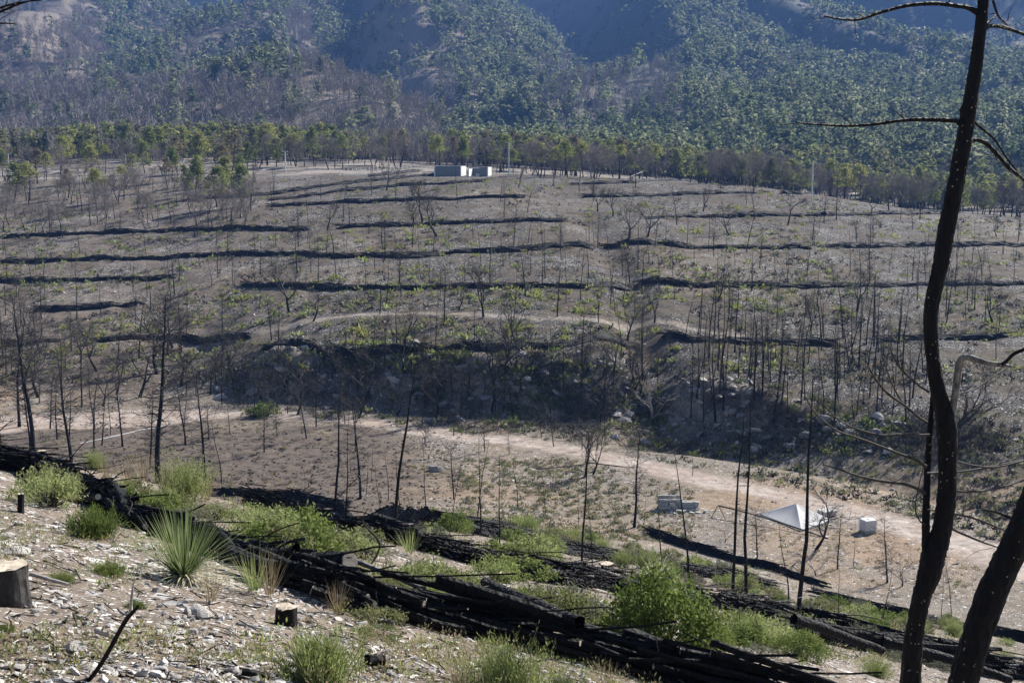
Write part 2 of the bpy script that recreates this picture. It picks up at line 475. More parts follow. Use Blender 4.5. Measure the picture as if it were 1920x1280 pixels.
M_WOOD = simple("weathered_wood", (.42, .39, .35), (.6, .57, .53), 6, .85, .3, stretch=(1, 8, 8))
M_RUST = simple("orange_paint", (.45, .18, .06), (.55, .25, .1), 6, .6, .1)
M_LEAF = leaf_mat("bush_leaf", (.06, .095, .022), (.15, .20, .05), (.30, .34, .13), .42)
M_FEATH = leaf_mat("feathery_leaf", (.15, .19, .06), (.27, .32, .115), (.42, .44, .22), .45)
M_HERB = leaf_mat("herb_leaf", (.10, .12, .04), (.19, .205, .085), (.31, .30, .16), .4)
M_SAGE = leaf_mat("sage_leaf", (.09, .10, .06), (.16, .17, .115), (.25, .25, .19), .3)
M_YGRN = leaf_mat("yellow_green_leaf", (.16, .18, .045), (.26, .28, .08), (.38, .38, .15), .42)
M_DRY = leaf_mat("dry_grass", (.22, .17, .10), (.36, .29, .18), (.5, .42, .28), .3)
M_SOTOL = leaf_mat("sotol_blade", (.10, .14, .05), (.20, .25, .10), (.36, .40, .22), .3)
M_SOTDRY = leaf_mat("sotol_dry_blade", (.40, .38, .26), (.55, .53, .38), (.68, .65, .5), .3)
M_PINE = leaf_mat("pine_needles", (.11, .14, .04), (.185, .215, .066), (.27, .28, .105), .55)
M_PINEY = leaf_mat("olive_pine_needles", (.17, .19, .05), (.26, .27, .085), (.34, .33, .13), .55)
M_PINEB = leaf_mat("scorched_needles", (.13, .105, .06), (.20, .165, .10), (.28, .235, .15), .3)
M_FAR = leaf_mat("far_pine_needles", (.06, .085, .035), (.13, .16, .07), (.23, .245, .115), .45)
FARS = [leaf_mat('far_pine_needles', a, b, c, .58) for a, b, c in (((.075, .10, .05), (.105, .135, .065), (.14, .17, .09)), ((.12, .145, .08), (.165, .195, .10), (.22, .24, .13)), ((.16, .18, .11), (.22, .24, .14), (.28, .29, .18)), ((.10, .13, .055), (.14, .175, .07), (.19, .22, .10)))]
PLATS = [leaf_mat('plateau_pine_needles', a, b, c, .48) for a, b, c in (((.115, .135, .04), (.17, .19, .058), (.23, .24, .085)), ((.17, .19, .058), (.25, .265, .09), (.32, .32, .13)), ((.10, .10, .06), (.15, .14, .085), (.2, .18, .11)))]
M_FARB = leaf_mat("far_oak_leaves", (.10, .10, .05), (.16, .15, .085), (.24, .2, .12), .3)

def ground_mat():
    m, nt, b = new_mat("stony_ground")
    at = N(nt, "ShaderNodeAttribute", attribute_name="albedo")
    st = N(nt, "ShaderNodeAttribute", attribute_name="stony")
    tc = N(nt, "ShaderNodeTexCoord"); co = tc.outputs["Object"]
    n1 = N(nt, "ShaderNodeTexNoise"); n1.inputs["Scale"].default_value = 1.3; n1.inputs["Detail"].default_value = 9; n1.inputs["Roughness"].default_value = .72
    nt.links.new(co, n1.inputs["Vector"])
    rp = ramp(nt, n1.outputs["Fac"], [(.3, (.5, .5, .5)), (.5, (1, 1, 1)), (.72, (1.5, 1.47, 1.42))])
    mu = N(nt, "ShaderNodeMix", data_type='RGBA', blend_type='MULTIPLY'); mu.inputs["Factor"].default_value = 1
    nt.links.new(at.outputs["Color"], mu.inputs["A"]); nt.links.new(rp, mu.inputs["B"])
    col = mu.outputs["Result"]
    dist_sum = n1.outputs["Fac"]
    for sc_, amt, c in ((19, 1.0, (.62, .60, .575)), (4.5, .55, (.50, .485, .465)), (55, .8, (.52, .49, .46))):
        wv = N(nt, "ShaderNodeTexNoise"); wv.inputs["Scale"].default_value = sc_ * .8; wv.inputs["Detail"].default_value = 2
        nt.links.new(co, wv.inputs["Vector"])
        mad = N(nt, "ShaderNodeVectorMath", operation='MULTIPLY_ADD'); mad.inputs[1].default_value = (.06 * 19 / sc_,) * 3
        nt.links.new(wv.outputs["Color"], mad.inputs[0]); nt.links.new(co, mad.inputs[2])
        v = N(nt, "ShaderNodeTexVoronoi"); v.inputs["Scale"].default_value = sc_; nt.links.new(mad.outputs[0], v.inputs["Vector"])
        sp = N(nt, "ShaderNodeSeparateColor"); nt.links.new(v.outputs["Color"], sp.inputs[0])
        th = N(nt, "ShaderNodeMath", operation='MULTIPLY'); th.inputs[1].default_value = amt; nt.links.new(st.outputs["Fac"], th.inputs[0])
        lt = N(nt, "ShaderNodeMath", operation='LESS_THAN'); nt.links.new(sp.outputs[0], lt.inputs[0]); nt.links.new(th.outputs[0], lt.inputs[1])
        rim = N(nt, "ShaderNodeMath", operation='LESS_THAN'); rim.inputs[1].default_value = .5; nt.links.new(v.outputs["Distance"], rim.inputs[0])
        mm = N(nt, "ShaderNodeMath", operation='MULTIPLY'); nt.links.new(lt.outputs[0], mm.inputs[0]); nt.links.new(rim.outputs[0], mm.inputs[1])
        val = N(nt, "ShaderNodeMath", operation='MULTIPLY_ADD'); val.inputs[1].default_value = .7; val.inputs[2].default_value = .55; nt.links.new(sp.outputs[1], val.inputs[0])
        sc_c = N(nt, "ShaderNodeMix", data_type='RGBA', blend_type='MULTIPLY'); sc_c.inputs["Factor"].default_value = 1
        sc_c.inputs["A"].default_value = (*c, 1); nt.links.new(val.outputs[0], sc_c.inputs["B"])
        mx = N(nt, "ShaderNodeMix", data_type='RGBA'); nt.links.new(mm.outputs[0], mx.inputs["Factor"])
        nt.links.new(col, mx.inputs["A"]); nt.links.new(sc_c.outputs["Result"], mx.inputs["B"]); col = mx.outputs["Result"]
        hh = N(nt, "ShaderNodeMath", operation='MULTIPLY_ADD'); hh.inputs[1].default_value = .5
        nt.links.new(mm.outputs[0], hh.inputs[0]); nt.links.new(dist_sum, hh.inputs[2]); dist_sum = hh.outputs[0]
    nt.links.new(col, b.inputs["Base Color"]); b.inputs["Roughness"].default_value = .95; b.inputs["Specular IOR Level"].default_value = .1
    bp = N(nt, "ShaderNodeBump"); bp.inputs["Strength"].default_value = .7; bp.inputs["Distance"].default_value = .05
    nt.links.new(dist_sum, bp.inputs["Height"]); nt.links.new(bp.outputs[0], b.inputs["Normal"])
    return m
M_GROUND = ground_mat()

# ------------------------------------------------------------------ ground: zones, colours, meshes
ROAD = path([(-60, 800), (80, 790), (230, 786), (330, 778), (430, 775), (560, 778), (700, 790), (850, 815), (1000, 830), (1100, 850), (1230, 880), (1330, 902), (1470, 930), (1600, 962), (1740, 1000), (1860, 1040), (1990, 1090)], 3)
HILLPATH = path([(330, 648), (420, 640), (490, 622), (560, 605), (640, 594), (700, 589), (820, 588), (960, 594), (1100, 600), (1200, 606), (1300, 618), (1400, 634), (1500, 642)], 3)
TOPROAD = path([(1560, 352), (1640, 370), (1690, 378), (1740, 388)], 4)
u_ = GX / np.maximum(GY, 15)
tfoot = GY - U(u_, T_FOOT)
near_z = -1.7 - .238 * GX - .264 * GY - .15 * softplus(GY - 29, 3) * sst((-u_ - .04) / .2)
isnear = sst((near_z + 24.6) / 2.5)
PX, PY = to_px(np.stack([GX, np.maximum(GY, 2), GZ], -1))
nA = fbm(GX / 6, GY / 6, 4, 71); nB = fbm(GX / 1.8, GY / 1.8, 3, 73); nC = fbm(GX / 28, GY / 28, 3, 79)
def col3(*c): return np.array(c, float)
def mixc(A, c, t): return A * (1 - t[..., None]) + np.asarray(c) * t[..., None]
alb = np.zeros(GX.shape + (3,)) + col3(.17, .138, .11)               # near soil
alb = mixc(alb, col3(.115, .095, .083), sst((nA + nB * .5 - .05) / .5) * .8)
stony = np.clip(.13 + .35 * nA + .25 * nB, .02, .5) * sst((62 - GY) / 45)
stony = np.maximum(stony, .10)
# valley floor
fl = 1 - isnear
val = np.zeros_like(alb) + col3(.185, .152, .115)
val = mixc(val, col3(.25, .18, .12), sst((nC + .1) / .5))
val = mixc(val, col3(.15, .13, .11), sst((nA - .05) / .4) * .7)
field_t = sst((GX + 3 + 6 * nA + 2 * nB) / -9) * sst((GY - 60) / 6) * sst((120 - GY + 7 * nA + 3 * nB - .06 * (GX + 30)) / 6)
field_t *= fl
val = mixc(val, col3(.118, .096, .08), field_t * .9)
alb = mixc(alb, val, fl); stony = stony * (1 - fl) + fl * (.10 + .10 * nA - .3 * field_t)
# hillside
hill_t = sst(tfoot / 5)
hl = np.zeros_like(alb) + col3(.088, .072, .055)
hl = mixc(hl, col3(.024, .021, .02), sst((nA * .8 + nB * .7 + .1) / .33) * .9)
hl = mixc(hl, col3(.15, .12, .09), sst((nC - .08) / .35) * .6)
hl = mixc(hl, col3(.17, .136, .112), sst((-.1 - u_) / .15) * .45)
bankm = sst((10 - tfoot) / 5) * sst((tfoot + 1) / 3) * sst((U(u_, T_BANK) - 1.5) / 2)
hl = mixc(hl, mixc(np.zeros_like(alb) + col3(.30, .255, .215), col3(.09, .08, .072), sst((nA + nB + .1) / .3)), bankm)
alb = mixc(alb, hl, hill_t); stony = stony * (1 - hill_t) + hill_t * np.clip(.07 + .22 * nA + .15 * nB, .01, .35)
# hilltop and mountains
top_t = sst((GY - 300) / 15)
tp = np.zeros_like(alb) + col3(.14, .12, .10)
tp = mixc(tp, col3(.085, .075, .06), sst((nC + nA * .5) / .4))
alb = mixc(alb, tp, top_t)
mt_t = sst((GY - 430) / 40)
mtc = np.zeros_like(alb) + col3(.18, .148, .115)
nM = fbm(GX / 45, GY / 45, 4, 83); nM2 = fbm(GX / 9, GY / 9, 3, 89)
mtc = mixc(mtc, col3(.10, .085, .07), sst((nM + nM2 * .6) / .4))
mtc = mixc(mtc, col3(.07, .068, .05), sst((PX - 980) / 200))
alb = mixc(alb, mtc, mt_t); stony = stony * (1 - mt_t) + .05 * mt_t
# tracks
rd = dist_to(ROAD, GX, GY); near_band = (GY > 55) & (GY < 150)
road_w = 1.55 + .6 * nA + 2.5 * sst((-26 - GX) / 6)
road_t = np.where(near_band, sst((road_w + .9 - rd) / 1.4), 0)
rc = np.zeros_like(alb) + col3(.33, .265, .22)
rc = mixc(rc, col3(.40, .345, .30), sst((nB + .1) / .4)); rut = sst((.35 - np.abs(rd - .85)) / .3)
rc = mixc(rc, col3(.34, .28, .235), (1 - rut) * .35)
alb = mixc(alb, rc, road_t); stony = stony * (1 - road_t * .6)
hd = dist_to(HILLPATH, GX, GY)
path_t = np.where((GY > 115) & (GY < 200), sst((1.25 + .5 * nA - hd) / .9), 0)
alb = mixc(alb, col3(.25, .21, .17), path_t * .85)
td = dist_to(TOPROAD, GX, GY); tr = np.where(GY > 200, sst((3.2 - td) / 1.5), 0)
alb = mixc(alb, col3(.42, .37, .32), tr)
wt = sst((110 - np.hypot(GX + 60, (GY - 350) * 1.3)) / 30) * sst((GY - 300) / 8) * sst((470 - GY) / 40)
alb = mixc(alb, col3(.30, .26, .22), wt * sst((nA + .25) / .3) * .8)
# planting pits in the field and small rough ground
alb = np.clip(alb, .01, .9)
PITS = []
for row in range(26):
    for k in range(26):
        x = -31 + k * 1.45 + .7 * (row % 2) + .45 * rng.normal(); y = 66 + row * 1.95 + .5 * rng.normal()
        if rng.random() < .18: continue
        PITS.append((x, y))
PITS = np.array(PITS)
dz = np.zeros_like(GZ)
msk = (GY > 60) & (GY < 122) & (GX > -36) & (GX < 12)
idx = np.argwhere(msk)
gx, gy = GX[msk], GY[msk]
best = np.zeros(len(gx))
for (x, y) in PITS:
    d2 = ((gx - x) / .27) ** 2 + ((gy - y) / .34) ** 2
    np.maximum(best, np.exp(-d2), out=best)    
ft = field_t[msk]
alb[msk] = mixc(alb[msk], col3(.035, .03, .027), np.clip(best * 1.4, 0, 1) * ft * .9)
dz[msk] = (-.16 * best + .07 * fbm(gx / .7, gy / .7, 2, 201)) * ft
GZ += dz
zone = np.full(GX.shape, 0)
zone[(isnear < .5)] = 1
zone[(zone == 1) & (field_t > .5)] = 2
zone[tfoot > 0] = 3
zone[GY > 300] = 4
zone[GY > 430] = 5
zone[(road_t > .5)] = 6
zone[(path_t > .5)] = 7
zone[(tr > .5)] = 7
cell = zone[:-1, :-1]
ii = (np.arange(NY - 1)[:, None] * NU + np.arange(NU - 1)[None])
quads = np.stack([ii, ii + 1, ii + NU + 1, ii + NU], -1)
ALLV = np.stack([GX, GY, GZ], -1).reshape(-1, 3).astype(np.float32)
ALB = np.concatenate([alb.reshape(-1, 3), np.ones((NY * NU, 1))], 1).astype(np.float32)
STO = stony.reshape(-1).astype(np.float32)
for z, nm in enumerate(["ground", "valley_ground", "field", "hillside", "plateau_ground", "mountains", "dirt_road", "hill_path"]):
    q = quads[cell == z]
    if len(q) == 0: continue
    vid, inv = np.unique(q.ravel(), return_inverse=True)
    mb = MB(); mb.add(ALLV[vid], inv.reshape(-1, 4))
    o = mb.build(nm, M_GROUND, smooth=True); kind(o, "structure")
    a = o.data.color_attributes.new("albedo", 'FLOAT_COLOR', 'POINT'); a.data.foreach_set("color", ALB[vid].ravel())
    a = o.data.attributes.new("stony", 'FLOAT', 'POINT'); a.data.foreach_set("value", STO[vid])

# ------------------------------------------------------------------ tree builders
def unit(v): v = np.asarray(v, float); return v / (np.linalg.norm(v) + 1e-9)
def bent(a, d, L, n, sag=0.0, wig=.08):
    """A wavering line of n+1 points from a along d, sagging (or rising) with length."""
    pts = [np.array(a, float)]; d = unit(d)
    for i in range(n):
        d = unit(d + np.array([rng.normal() * wig, rng.normal() * wig, rng.normal() * wig + sag]))
        pts.append(pts[-1] + d * L / n)
    return np.array(pts)

def snag(name, h, r, nb, blen, cat, lo=.3, twigs=5, lean=.05, twigmat=None, rise=.05, tsides=7, label="burnt tree"):
    """Burnt pine: a single charred trunk with whorls of thin bare branches."""
    root = thing(name, label, cat)
    tr = bent((0, 0, -.3), (rng.normal() * lean, rng.normal() * lean, 1), h + .3, 12, .02, .035)
    rad = r * (1 - np.linspace(0, 1, 13) ** 1.25 * .86); rad[0] *= 1.35; rad[1] *= 1.08
    t = MB().tube(tr, rad, tsides, wob=.18); t.build("trunk", M_BARK, root, True)
    c = MB(); A, B, ra = [], [], []
    for i in range(nb):
        f = lo + (1 - lo) * (i + rng.random()) / nb
        p = np.array([np.interp(f, np.linspace(0, 1, 13), tr[:, k]) for k in range(3)])
        a = rng.random() * 6.28
        L = blen * (.35 + .65 * math.sin(math.pi * min(1, .15 + .9 * (1 - f) + .12))) * (.45 + .75 * rng.random())
        b = bent(p, (math.cos(a), math.sin(a), .25 + .35 * rng.normal() + .5 * (f > .85)), L, 5, rise, .13)
        br = max(.011, r * .25 * (1.1 - .6 * f)) * (.6 + .5 * rng.random())
        c.tube(b, np.linspace(br, br * .3, 6), 4, cap=False)
        for k in range(twigs):
            g = .25 + .75 * rng.random(); q = np.array([np.interp(g, np.linspace(0, 1, 6), b[:, m]) for m in range(3)])
            d = unit(b[-1] - b[0] + rng.normal(size=3) * L * .55); l = L * (.18 + .25 * rng.random())
            e = q + d * l; A.append(q); B.append(e); ra.append(br * .45)
            for _ in range(2):
                g2 = .3 + .7 * rng.random(); q2 = q + d * l * g2
                A.append(q2); B.append(q2 + unit(d + rng.normal(size=3) * .7) * l * .5); ra.append(br * .28)
    if A: c.sticks(A, B, np.array(ra), np.array(ra) * .4, 3)
    c.build("crown", twigmat or M_TWIG, root, True)
    return root

def burnt_oak(name, h, r, cat, depth=4, spread=.6, twigmat=None, fork=.3, label="burnt tree", fine=0):
    """Burnt oak: a short trunk forking again and again into fine twigs."""
    root = thing(name, label, cat)
    tr = bent((0, 0, -.25), (rng.normal() * .1, rng.normal() * .1, 1), h * fork + .25, 5, 0, .07)
    MB().tube(tr, np.linspace(r * 1.3, r * .8, 6), 7, wob=.2).build("trunk", M_BARK, root, True)
    c = MB(); A, B, ra, rb = [], [], [], []
    def grow(p, d, L, rr, k):
        n = 4 if k < 2 else 2
        b = bent(p, d, L, n, .06, .13)
        if k < 2: c.tube(b, np.linspace(rr, rr * .62, n + 1), 5, cap=False)
        else:
            for i in range(n): A.append(b[i]); B.append(b[i + 1]); ra.append(rr * (1 - .2 * i)); rb.append(rr * (1 - .2 * (i + 1)))
        if k >= depth: return
        m = 3 if k < 1 else (3 if rng.random() < .6 else 2)
        for j in range(m + (1 if k >= 2 else 0)):
            q = b[-1] if j < 2 else b[rng.integers(1, n + 1)]
            grow(q, unit(b[-1] - b[-2] if n > 1 else d) + rng.normal(size=3) * spread * np.array([1, 1, .7]), L * (.5 + .28 * rng.random()), rr * .58, k + 1)
    for j in range(3):
        grow(tr[-1] if j < 2 else tr[-2], (rng.normal() * spread, rng.normal() * spread, .9), h * .33, r * .68, 0)
    c.sticks(A, B, np.maximum(ra, .006), np.maximum(rb, .004), 3)
    if fine:
        q = np.array(B)[rng.integers(len(B) // 3, len(B), fine)] + rng.normal(size=(fine, 3)) * .22
        c.sticks(q, q + (rng.normal(size=(fine, 3)) + np.array([0, 0, .5])) * .28, .006, .003, 3)
    c.build("crown", twigmat or M_TWIG, root, True)
    return root

def crown_points(n, h, w, z0, shape, clumps):
    """Leaf places gathered in clumps through a crown volume."""
    f = rng.random(clumps) ** .85
    prof = np.sin(np.pi * np.clip(.16 + .8 * f, 0, 1)) if shape == 'round' else (1.05 - f) ** .8
    a = rng.random(clumps) * 6.283; rr = w * prof * np.sqrt(rng.random(clumps)) * 1.02
    C = np.stack([rr * np.cos(a), rr * np.sin(a), z0 + f * (h - z0)], 1)
    k = rng.integers(0, clumps, n)
    return C[k] + rng.normal(size=(n, 3)) * np.array([1, 1, .75]) * w * .17

def green_pine(name, h, w, mats, shape, n=1500, clumps=60, z0=.25, scorched=0.0, label="pine"):
    root = thing(name, label, "pine tree")
    tr = bent((0, 0, -.3), (rng.normal() * .04, rng.normal() * .04, 1), h * .95 + .3, 8, .02, .04)
    t = MB().tube(tr, np.linspace(.16, .03, 9), 6, wob=.2)
    A, B = [], []
    for i in range(16):
        f = .2 + .7 * rng.random(); p = np.array([np.interp(f, np.linspace(0, 1, 9), tr[:, k]) for k in range(3)])
        a = rng.random() * 6.283; L = w * (1.15 - f)
        A.append(p); B.append(p + np.array([math.cos(a) * L, math.sin(a) * L, .25 * L]))
    t.sticks(A, B, .035, .012, 4)
    t.build("trunk", M_BARK, root, True)
    C = crown_points(n, h, w, h * z0, shape, clumps)
    c = MB()
    low = C[:, 2] < h * (z0 + (1 - z0) * scorched)
    c.shell(C[~low], np.array([0, 0, h * .5]), .17 + .12 * rng.random((~low).sum()), .10 + .06 * rng.random((~low).sum()), .7, mi=0)
    if low.any(): c.leaves(C[low], .2, .035, mi=1)
    c.build("crown", mats, root)
    return root

# the three kinds of burnt trees, several forms of each (forms share mesh data in their copies)
SNAGS = [snag("burnt_pine", 7 + i * .5, .085 + .008 * i, 40 + 6 * (i % 3), 1.7 + .3 * (i % 3), "burnt pine", lo=.18 + .06 * (i % 3), twigs=7, lean=.02) for i in range(6)]
NSNAGS = [snag("burnt_pine", 6 + .4 * i, .088 + .007 * i, 84 + 8 * (i % 3), 1.5 + .2 * (i % 3), "burnt pine", lo=.16 + .1 * (i % 2), twigs=6, lean=.02, rise=-.02 + .05 * (i % 2)) for i in range(5)]
SAPS = [snag("burnt_sapling", 6.0 + .6 * i, .055, 16 + 4 * i, .8 + .1 * i, "burnt sapling", lo=.3, twigs=3, lean=.03) for i in range(5)]
POLES = [snag("burnt_sapling", 7.5 + .5 * i, .075, 7 + 2 * i, .6, "burnt sapling", lo=.45, twigs=2, lean=.03) for i in range(3)]
OAKS = [burnt_oak("burnt_oak", 5.2 + .4 * i, .11 + .01 * i, "burnt oak", 4, .5 + .05 * (i % 3), fine=350) for i in range(5)]
GREYOAKS = [burnt_oak("grey_burnt_oak", 6.2 + .4 * i, .11, "burnt oak", 5, .46 + .05 * (i % 2), M_TWIGG, fine=1100) for i in range(4)]
PINES = ([green_pine("pine_tree", 8 + .7 * i, 2.3 + .3 * (i % 3), [M_PINE, M_TWIGG], 'cone' if i % 2 else 'round', scorched=.25 * (i % 3)) for i in range(4)]
         + [green_pine("olive_pine_tree", 8 + .6 * i, 2.6, [M_PINEY, M_TWIGG], 'round', scorched=.2 + .2 * i) for i in range(3)]
         + [green_pine("scorched_pine_tree", 7.5, 2.0, [M_PINEB, M_TWIGG], 'round', 900, scorched=.45)])
for i, o in enumerate(SNAGS + NSNAGS + SAPS + POLES + OAKS + GREYOAKS + PINES): o["form"] = i
HPROTO = {}
for o in SNAGS + NSNAGS + SAPS + POLES + OAKS + GREYOAKS + PINES:
    zz = [v.co.z for ch in o.children for v in ch.data.vertices]
    HPROTO[o.name] = max(zz)
ZONES = {}
def plant(zone_key, proto, p, h, tilt=None):
    s = h / HPROTO[proto.name.split("|")[0]]
    t = tilt if tilt is not None else (rng.normal() * .03, rng.normal() * .03)
    o = place(proto, (p[0], p[1], p[2] - .05), rng.random() * 6.283, s=float(s), tilt=(float(t[0]), float(t[1])))
    ZONES.setdefault(zone_key, []).append((o, proto))
    return o
def tree_px(zone_key, proto, px, py, top, lean_px=0):
    """A tree whose foot and tip stand at given places of the photograph."""
    p = G(px, py)
    h = (py - top) / FPX * p[1] * 1.02
    return plant(zone_key, proto, p, h, (0, lean_px / max(1, (py - top))))
pick = lambda a: a[rng.integers(0, len(a))]

# trees on the near slope and clearing, one by one
for (kind_, px, py, top, lean) in [
        ('n', 297, 903, 505, -14), ('n', 62, 846, 520, -12), ('n', 36, 800, 560, -4), ('n', 134, 862, 590, -20), ('s', 207, 815, 690, 0),
        ('n', 387, 912, 655, 0), ('s', 415, 905, 780, 4), ('p', 628, 955, 660, 26), ('n', 676, 935, 715, -3), ('p', 740, 992, 640, 26),
        ('s', 752, 968, 830, 10), ('n', 851, 936, 810, 2), ('s', 885, 992, 925, 0), ('s', 901, 1005, 800, 6), ('s', 936, 1032, 830, 12),
        ('s', 970, 950, 850, 3), ('p', 1090, 1062, 800, 8), ('s', 1110, 1066, 920, 28), ('n', 1189, 988, 780, 2), ('o', 1098, 893, 775, 0), ('o', 1112, 890, 790, 6),
        ('p', 1243, 1090, 915, 20), ('p', 1294, 1098, 830, 12), ('p', 1374, 1120, 740, 14), ('p', 1398, 1124, 720, 24), ('p', 1498, 1147, 650, 30),
        ('o', 1526, 1036, 900, 6), ('n', 1571, 1066, 935, 4), ('s', 1600, 1062, 960, 4), ('n', 1664, 1092, 935, 6), ('s', 1572, 1166, 1040, 2), ('s', 1478, 1142, 960, 8),
        ('n', 1420, 1046, 920, 2), ('s', 1765, 1160, 1050, 4), ('s', 1785, 1165, 1000, 2), ('s', 1655, 1190, 1050, 3), ('s', 1838, 1150, 1060, 2), ('s', 1040, 985, 930, 0),
        ('s', 1085, 985, 880, -2), ('s', 1020, 975, 900, 2), ('o', 800, 838, 790, 0), ('n', 955, 852, 800, 0)]:
    tree_px("on the near slope and clearing", pick({'n': NSNAGS, 's': SAPS, 'o': OAKS, 'p': POLES}[kind_]), px, py, top, lean)

def scatter(zone_key, n, x0, x1, y0, y1, protos, hmin, hmax, keep=None, mind=16):
    got = []; tries = 0
    while len(got) < n and tries < n * 30:
        tries += 1
        px = x0 + (x1 - x0) * rng.random(); py = y0 + (y1 - y0) * rng.random()
        if keep and not keep(px, py): continue
        if any((px - a) ** 2 + ((py - b) * 2) ** 2 < mind ** 2 for a, b in got): continue
        got.append((px, py))
    q = land([g[0] for g in got], [g[1] for g in got])
    for p in q: plant(zone_key, pick(protos), p, hmin + (hmax - hmin) * rng.random())
scatter("in the burnt grove beside the gully", 60, 1280, 1760, 630, 790, SNAGS + SAPS, 5.5, 9, mind=17)
scatter("on the steep hillside foot", 42, 430, 1250, 690, 792, OAKS + OAKS + SNAGS, 3.2, 6.0, mind=18)
scatter("at the hill foot behind the pale track", 34, 4, 420, 650, 765, SNAGS + OAKS, 4.5, 8.5, mind=20)
scatter("on the hillside around the curved path", 54, 320, 1900, 560, 690, SNAGS + SAPS + OAKS, 4, 7.5, mind=28)
scatter("on the middle hillside", 80, 300, 1900, 455, 560, SNAGS + SAPS, 4, 8, mind=22)
scatter("on the bare eastern end of the hillside", 24, 1750, 1915, 430, 620, SNAGS + SAPS, 4.5, 8, mind=16)
scatter("on the pale western slope", 26, 4, 300, 470, 640, SNAGS + SAPS, 4, 7, mind=22)
scatter("on the middle hillside", 46, 300, 1900, 455, 570, SAPS + POLES, 3.5, 7, mind=20)
scatter("in the burnt grove beside the gully", 44, 1280, 1760, 620, 800, SAPS + POLES, 5, 8.5, mind=12)
scatter("on the steep hillside foot", 30, 440, 1250, 680, 790, SAPS + POLES, 3.5, 6.5, mind=14)
scatter("on the near slope and clearing", 14, 0, 440, 800, 880, NSNAGS, 4.0, 7.0, mind=24)
scatter("on the near slope and clearing", 16, 430, 1250, 785, 850, NSNAGS + SNAGS, 3.0, 5.5, mind=40)
scatter("on the near slope and clearing", 16, 560, 1300, 880, 1010, SAPS, 2.0, 4.2, mind=40)
scatter("on the upper hillside", 56, 480, 1900, 352, 455, SNAGS + SAPS + OAKS, 4, 8, mind=24)
scatter("in the grove on the hillside's west end", 90, 4, 480, 340, 450, SNAGS + GREYOAKS + GREYOAKS, 5, 8.5, mind=11)
for (px, py, top) in [(985, 555, 440), (1017, 540, 455), (945, 408, 340), (1038, 350, 280), (1192, 352, 272), (1050, 470, 400), (825, 555, 480), (1090, 690, 570), (1320, 690, 560), (1204, 712, 560), (1145, 570, 480), (655, 420, 360), (470, 385, 290), (1568, 412, 320), (1545, 415, 340), (1725, 412, 335), (1092, 700, 585), (1410, 545, 455), (1565, 545, 475), (1625, 560, 470)]:
    tree_px("on the middle hillside" if py < 600 else "on the steep hillside foot", pick(SNAGS), px, py, top)

def belt(zone_key, n, protos, x0, x1, d0, d1, hmin, hmax):
    for _ in range(n):
        u = (x0 + (x1 - x0) * rng.random() - 960) / FPX
        yc = float(U(u, T_CREST)); y = yc + d0 + (d1 - d0) * rng.random(); x = u * y
        plant(zone_key, pick(protos), onland(x, y), hmin + (hmax - hmin) * rng.random())
belt("along the hilltop skyline", 100, OAKS + GREYOAKS + GREYOAKS + GREYOAKS + GREYOAKS, 930, 1916, 4, 45, 6, 9.5)
belt("behind the block walls on the hilltop", 34, GREYOAKS + GREYOAKS + OAKS + SNAGS, 540, 930, 45, 110, 6, 9)
belt("along the hilltop skyline", 46, PINES, 930, 1916, 35, 110, 7.5, 11)
belt("along the hilltop skyline", 34, PINES, 930, 1916, 10, 34, 6, 9.5)
belt("behind the block walls on the hilltop", 60, PINES + GREYOAKS, 480, 960, 40, 130, 8, 11.5)
belt("at the far west edge of the hilltop", 60, PINES + GREYOAKS, 4, 480, 15, 150, 7, 11)
scatter("in the grove on the hillside's west end", 20, 4, 460, 335, 400, PINES, 6.5, 9.5, mind=18)

# forms that found no place are dropped
for o in SNAGS + NSNAGS + SAPS + POLES + OAKS + GREYOAKS + PINES:
    if o.name not in PROTOS:
        for ch in list(o.children): bpy.data.objects.remove(ch)
        bpy.data.objects.remove(o)
# ------------------------------------------------------------------ far forests (one mass each)
def stuff_forest(name, label, pos, scl, protos, mats, tones=1):
    mb = MB(); sel = rng.integers(0, len(protos), len(pos))
    ang = rng.random(len(pos)) * 6.283
    for k, (V, parts) in enumerate(protos):
        w = sel == k
        if not w.any(): continue
        ca, sa = np.cos(ang[w])[:, None], np.sin(ang[w])[:, None]
        s = scl[w][:, None]
        wd = s * (.8 + .4 * rng.random((w.sum(), 1)))
        X = (V[None, :, 0] * ca - V[None, :, 1] * sa) * wd + pos[w][:, 0:1]
        Y = (V[None, :, 0] * sa + V[None, :, 1] * ca) * wd + pos[w][:, 1:2]
        Z = V[None, :, 2] * s + pos[w][:, 2:3]
        base = mb.n
        mb.V.append(np.stack([X, Y, Z], -1).reshape(-1, 3).astype(np.float32))
        for Fc, mi in parts:
            tn = rng.integers(0, tones, w.sum()) if mi == 0 else np.full(w.sum(), tones)
            for q in range(tones + 1):
                ww = np.where(tn == q)[0]
                if len(ww): mb.F.append(((Fc[None] + (ww * len(V))[:, None, None] + base).reshape(-1, Fc.shape[1]), q))
        mb.n += w.sum() * len(V)
    return kind(mb.build(name, mats), "stuff", label)
def proto_arrays(mb):
    return np.concatenate(mb.V), mb.F
def far_green(n, L, shape, w):
    mb = MB(); C = crown_points(n, 1.0, w, .2, shape, max(8, n // 5))
    rr = np.linalg.norm((C - [0, 0, .55]) / [w, w, .5], axis=1)
    mb.shell(C, np.array([0, 0, .45]), L * (.7 + .6 * rng.random(n)), L * .8, .38)
    mb.sticks([(0, 0, -.05)], [(0, 0, .6)], .014, .008, 3, mi=1)
    return proto_arrays(mb)
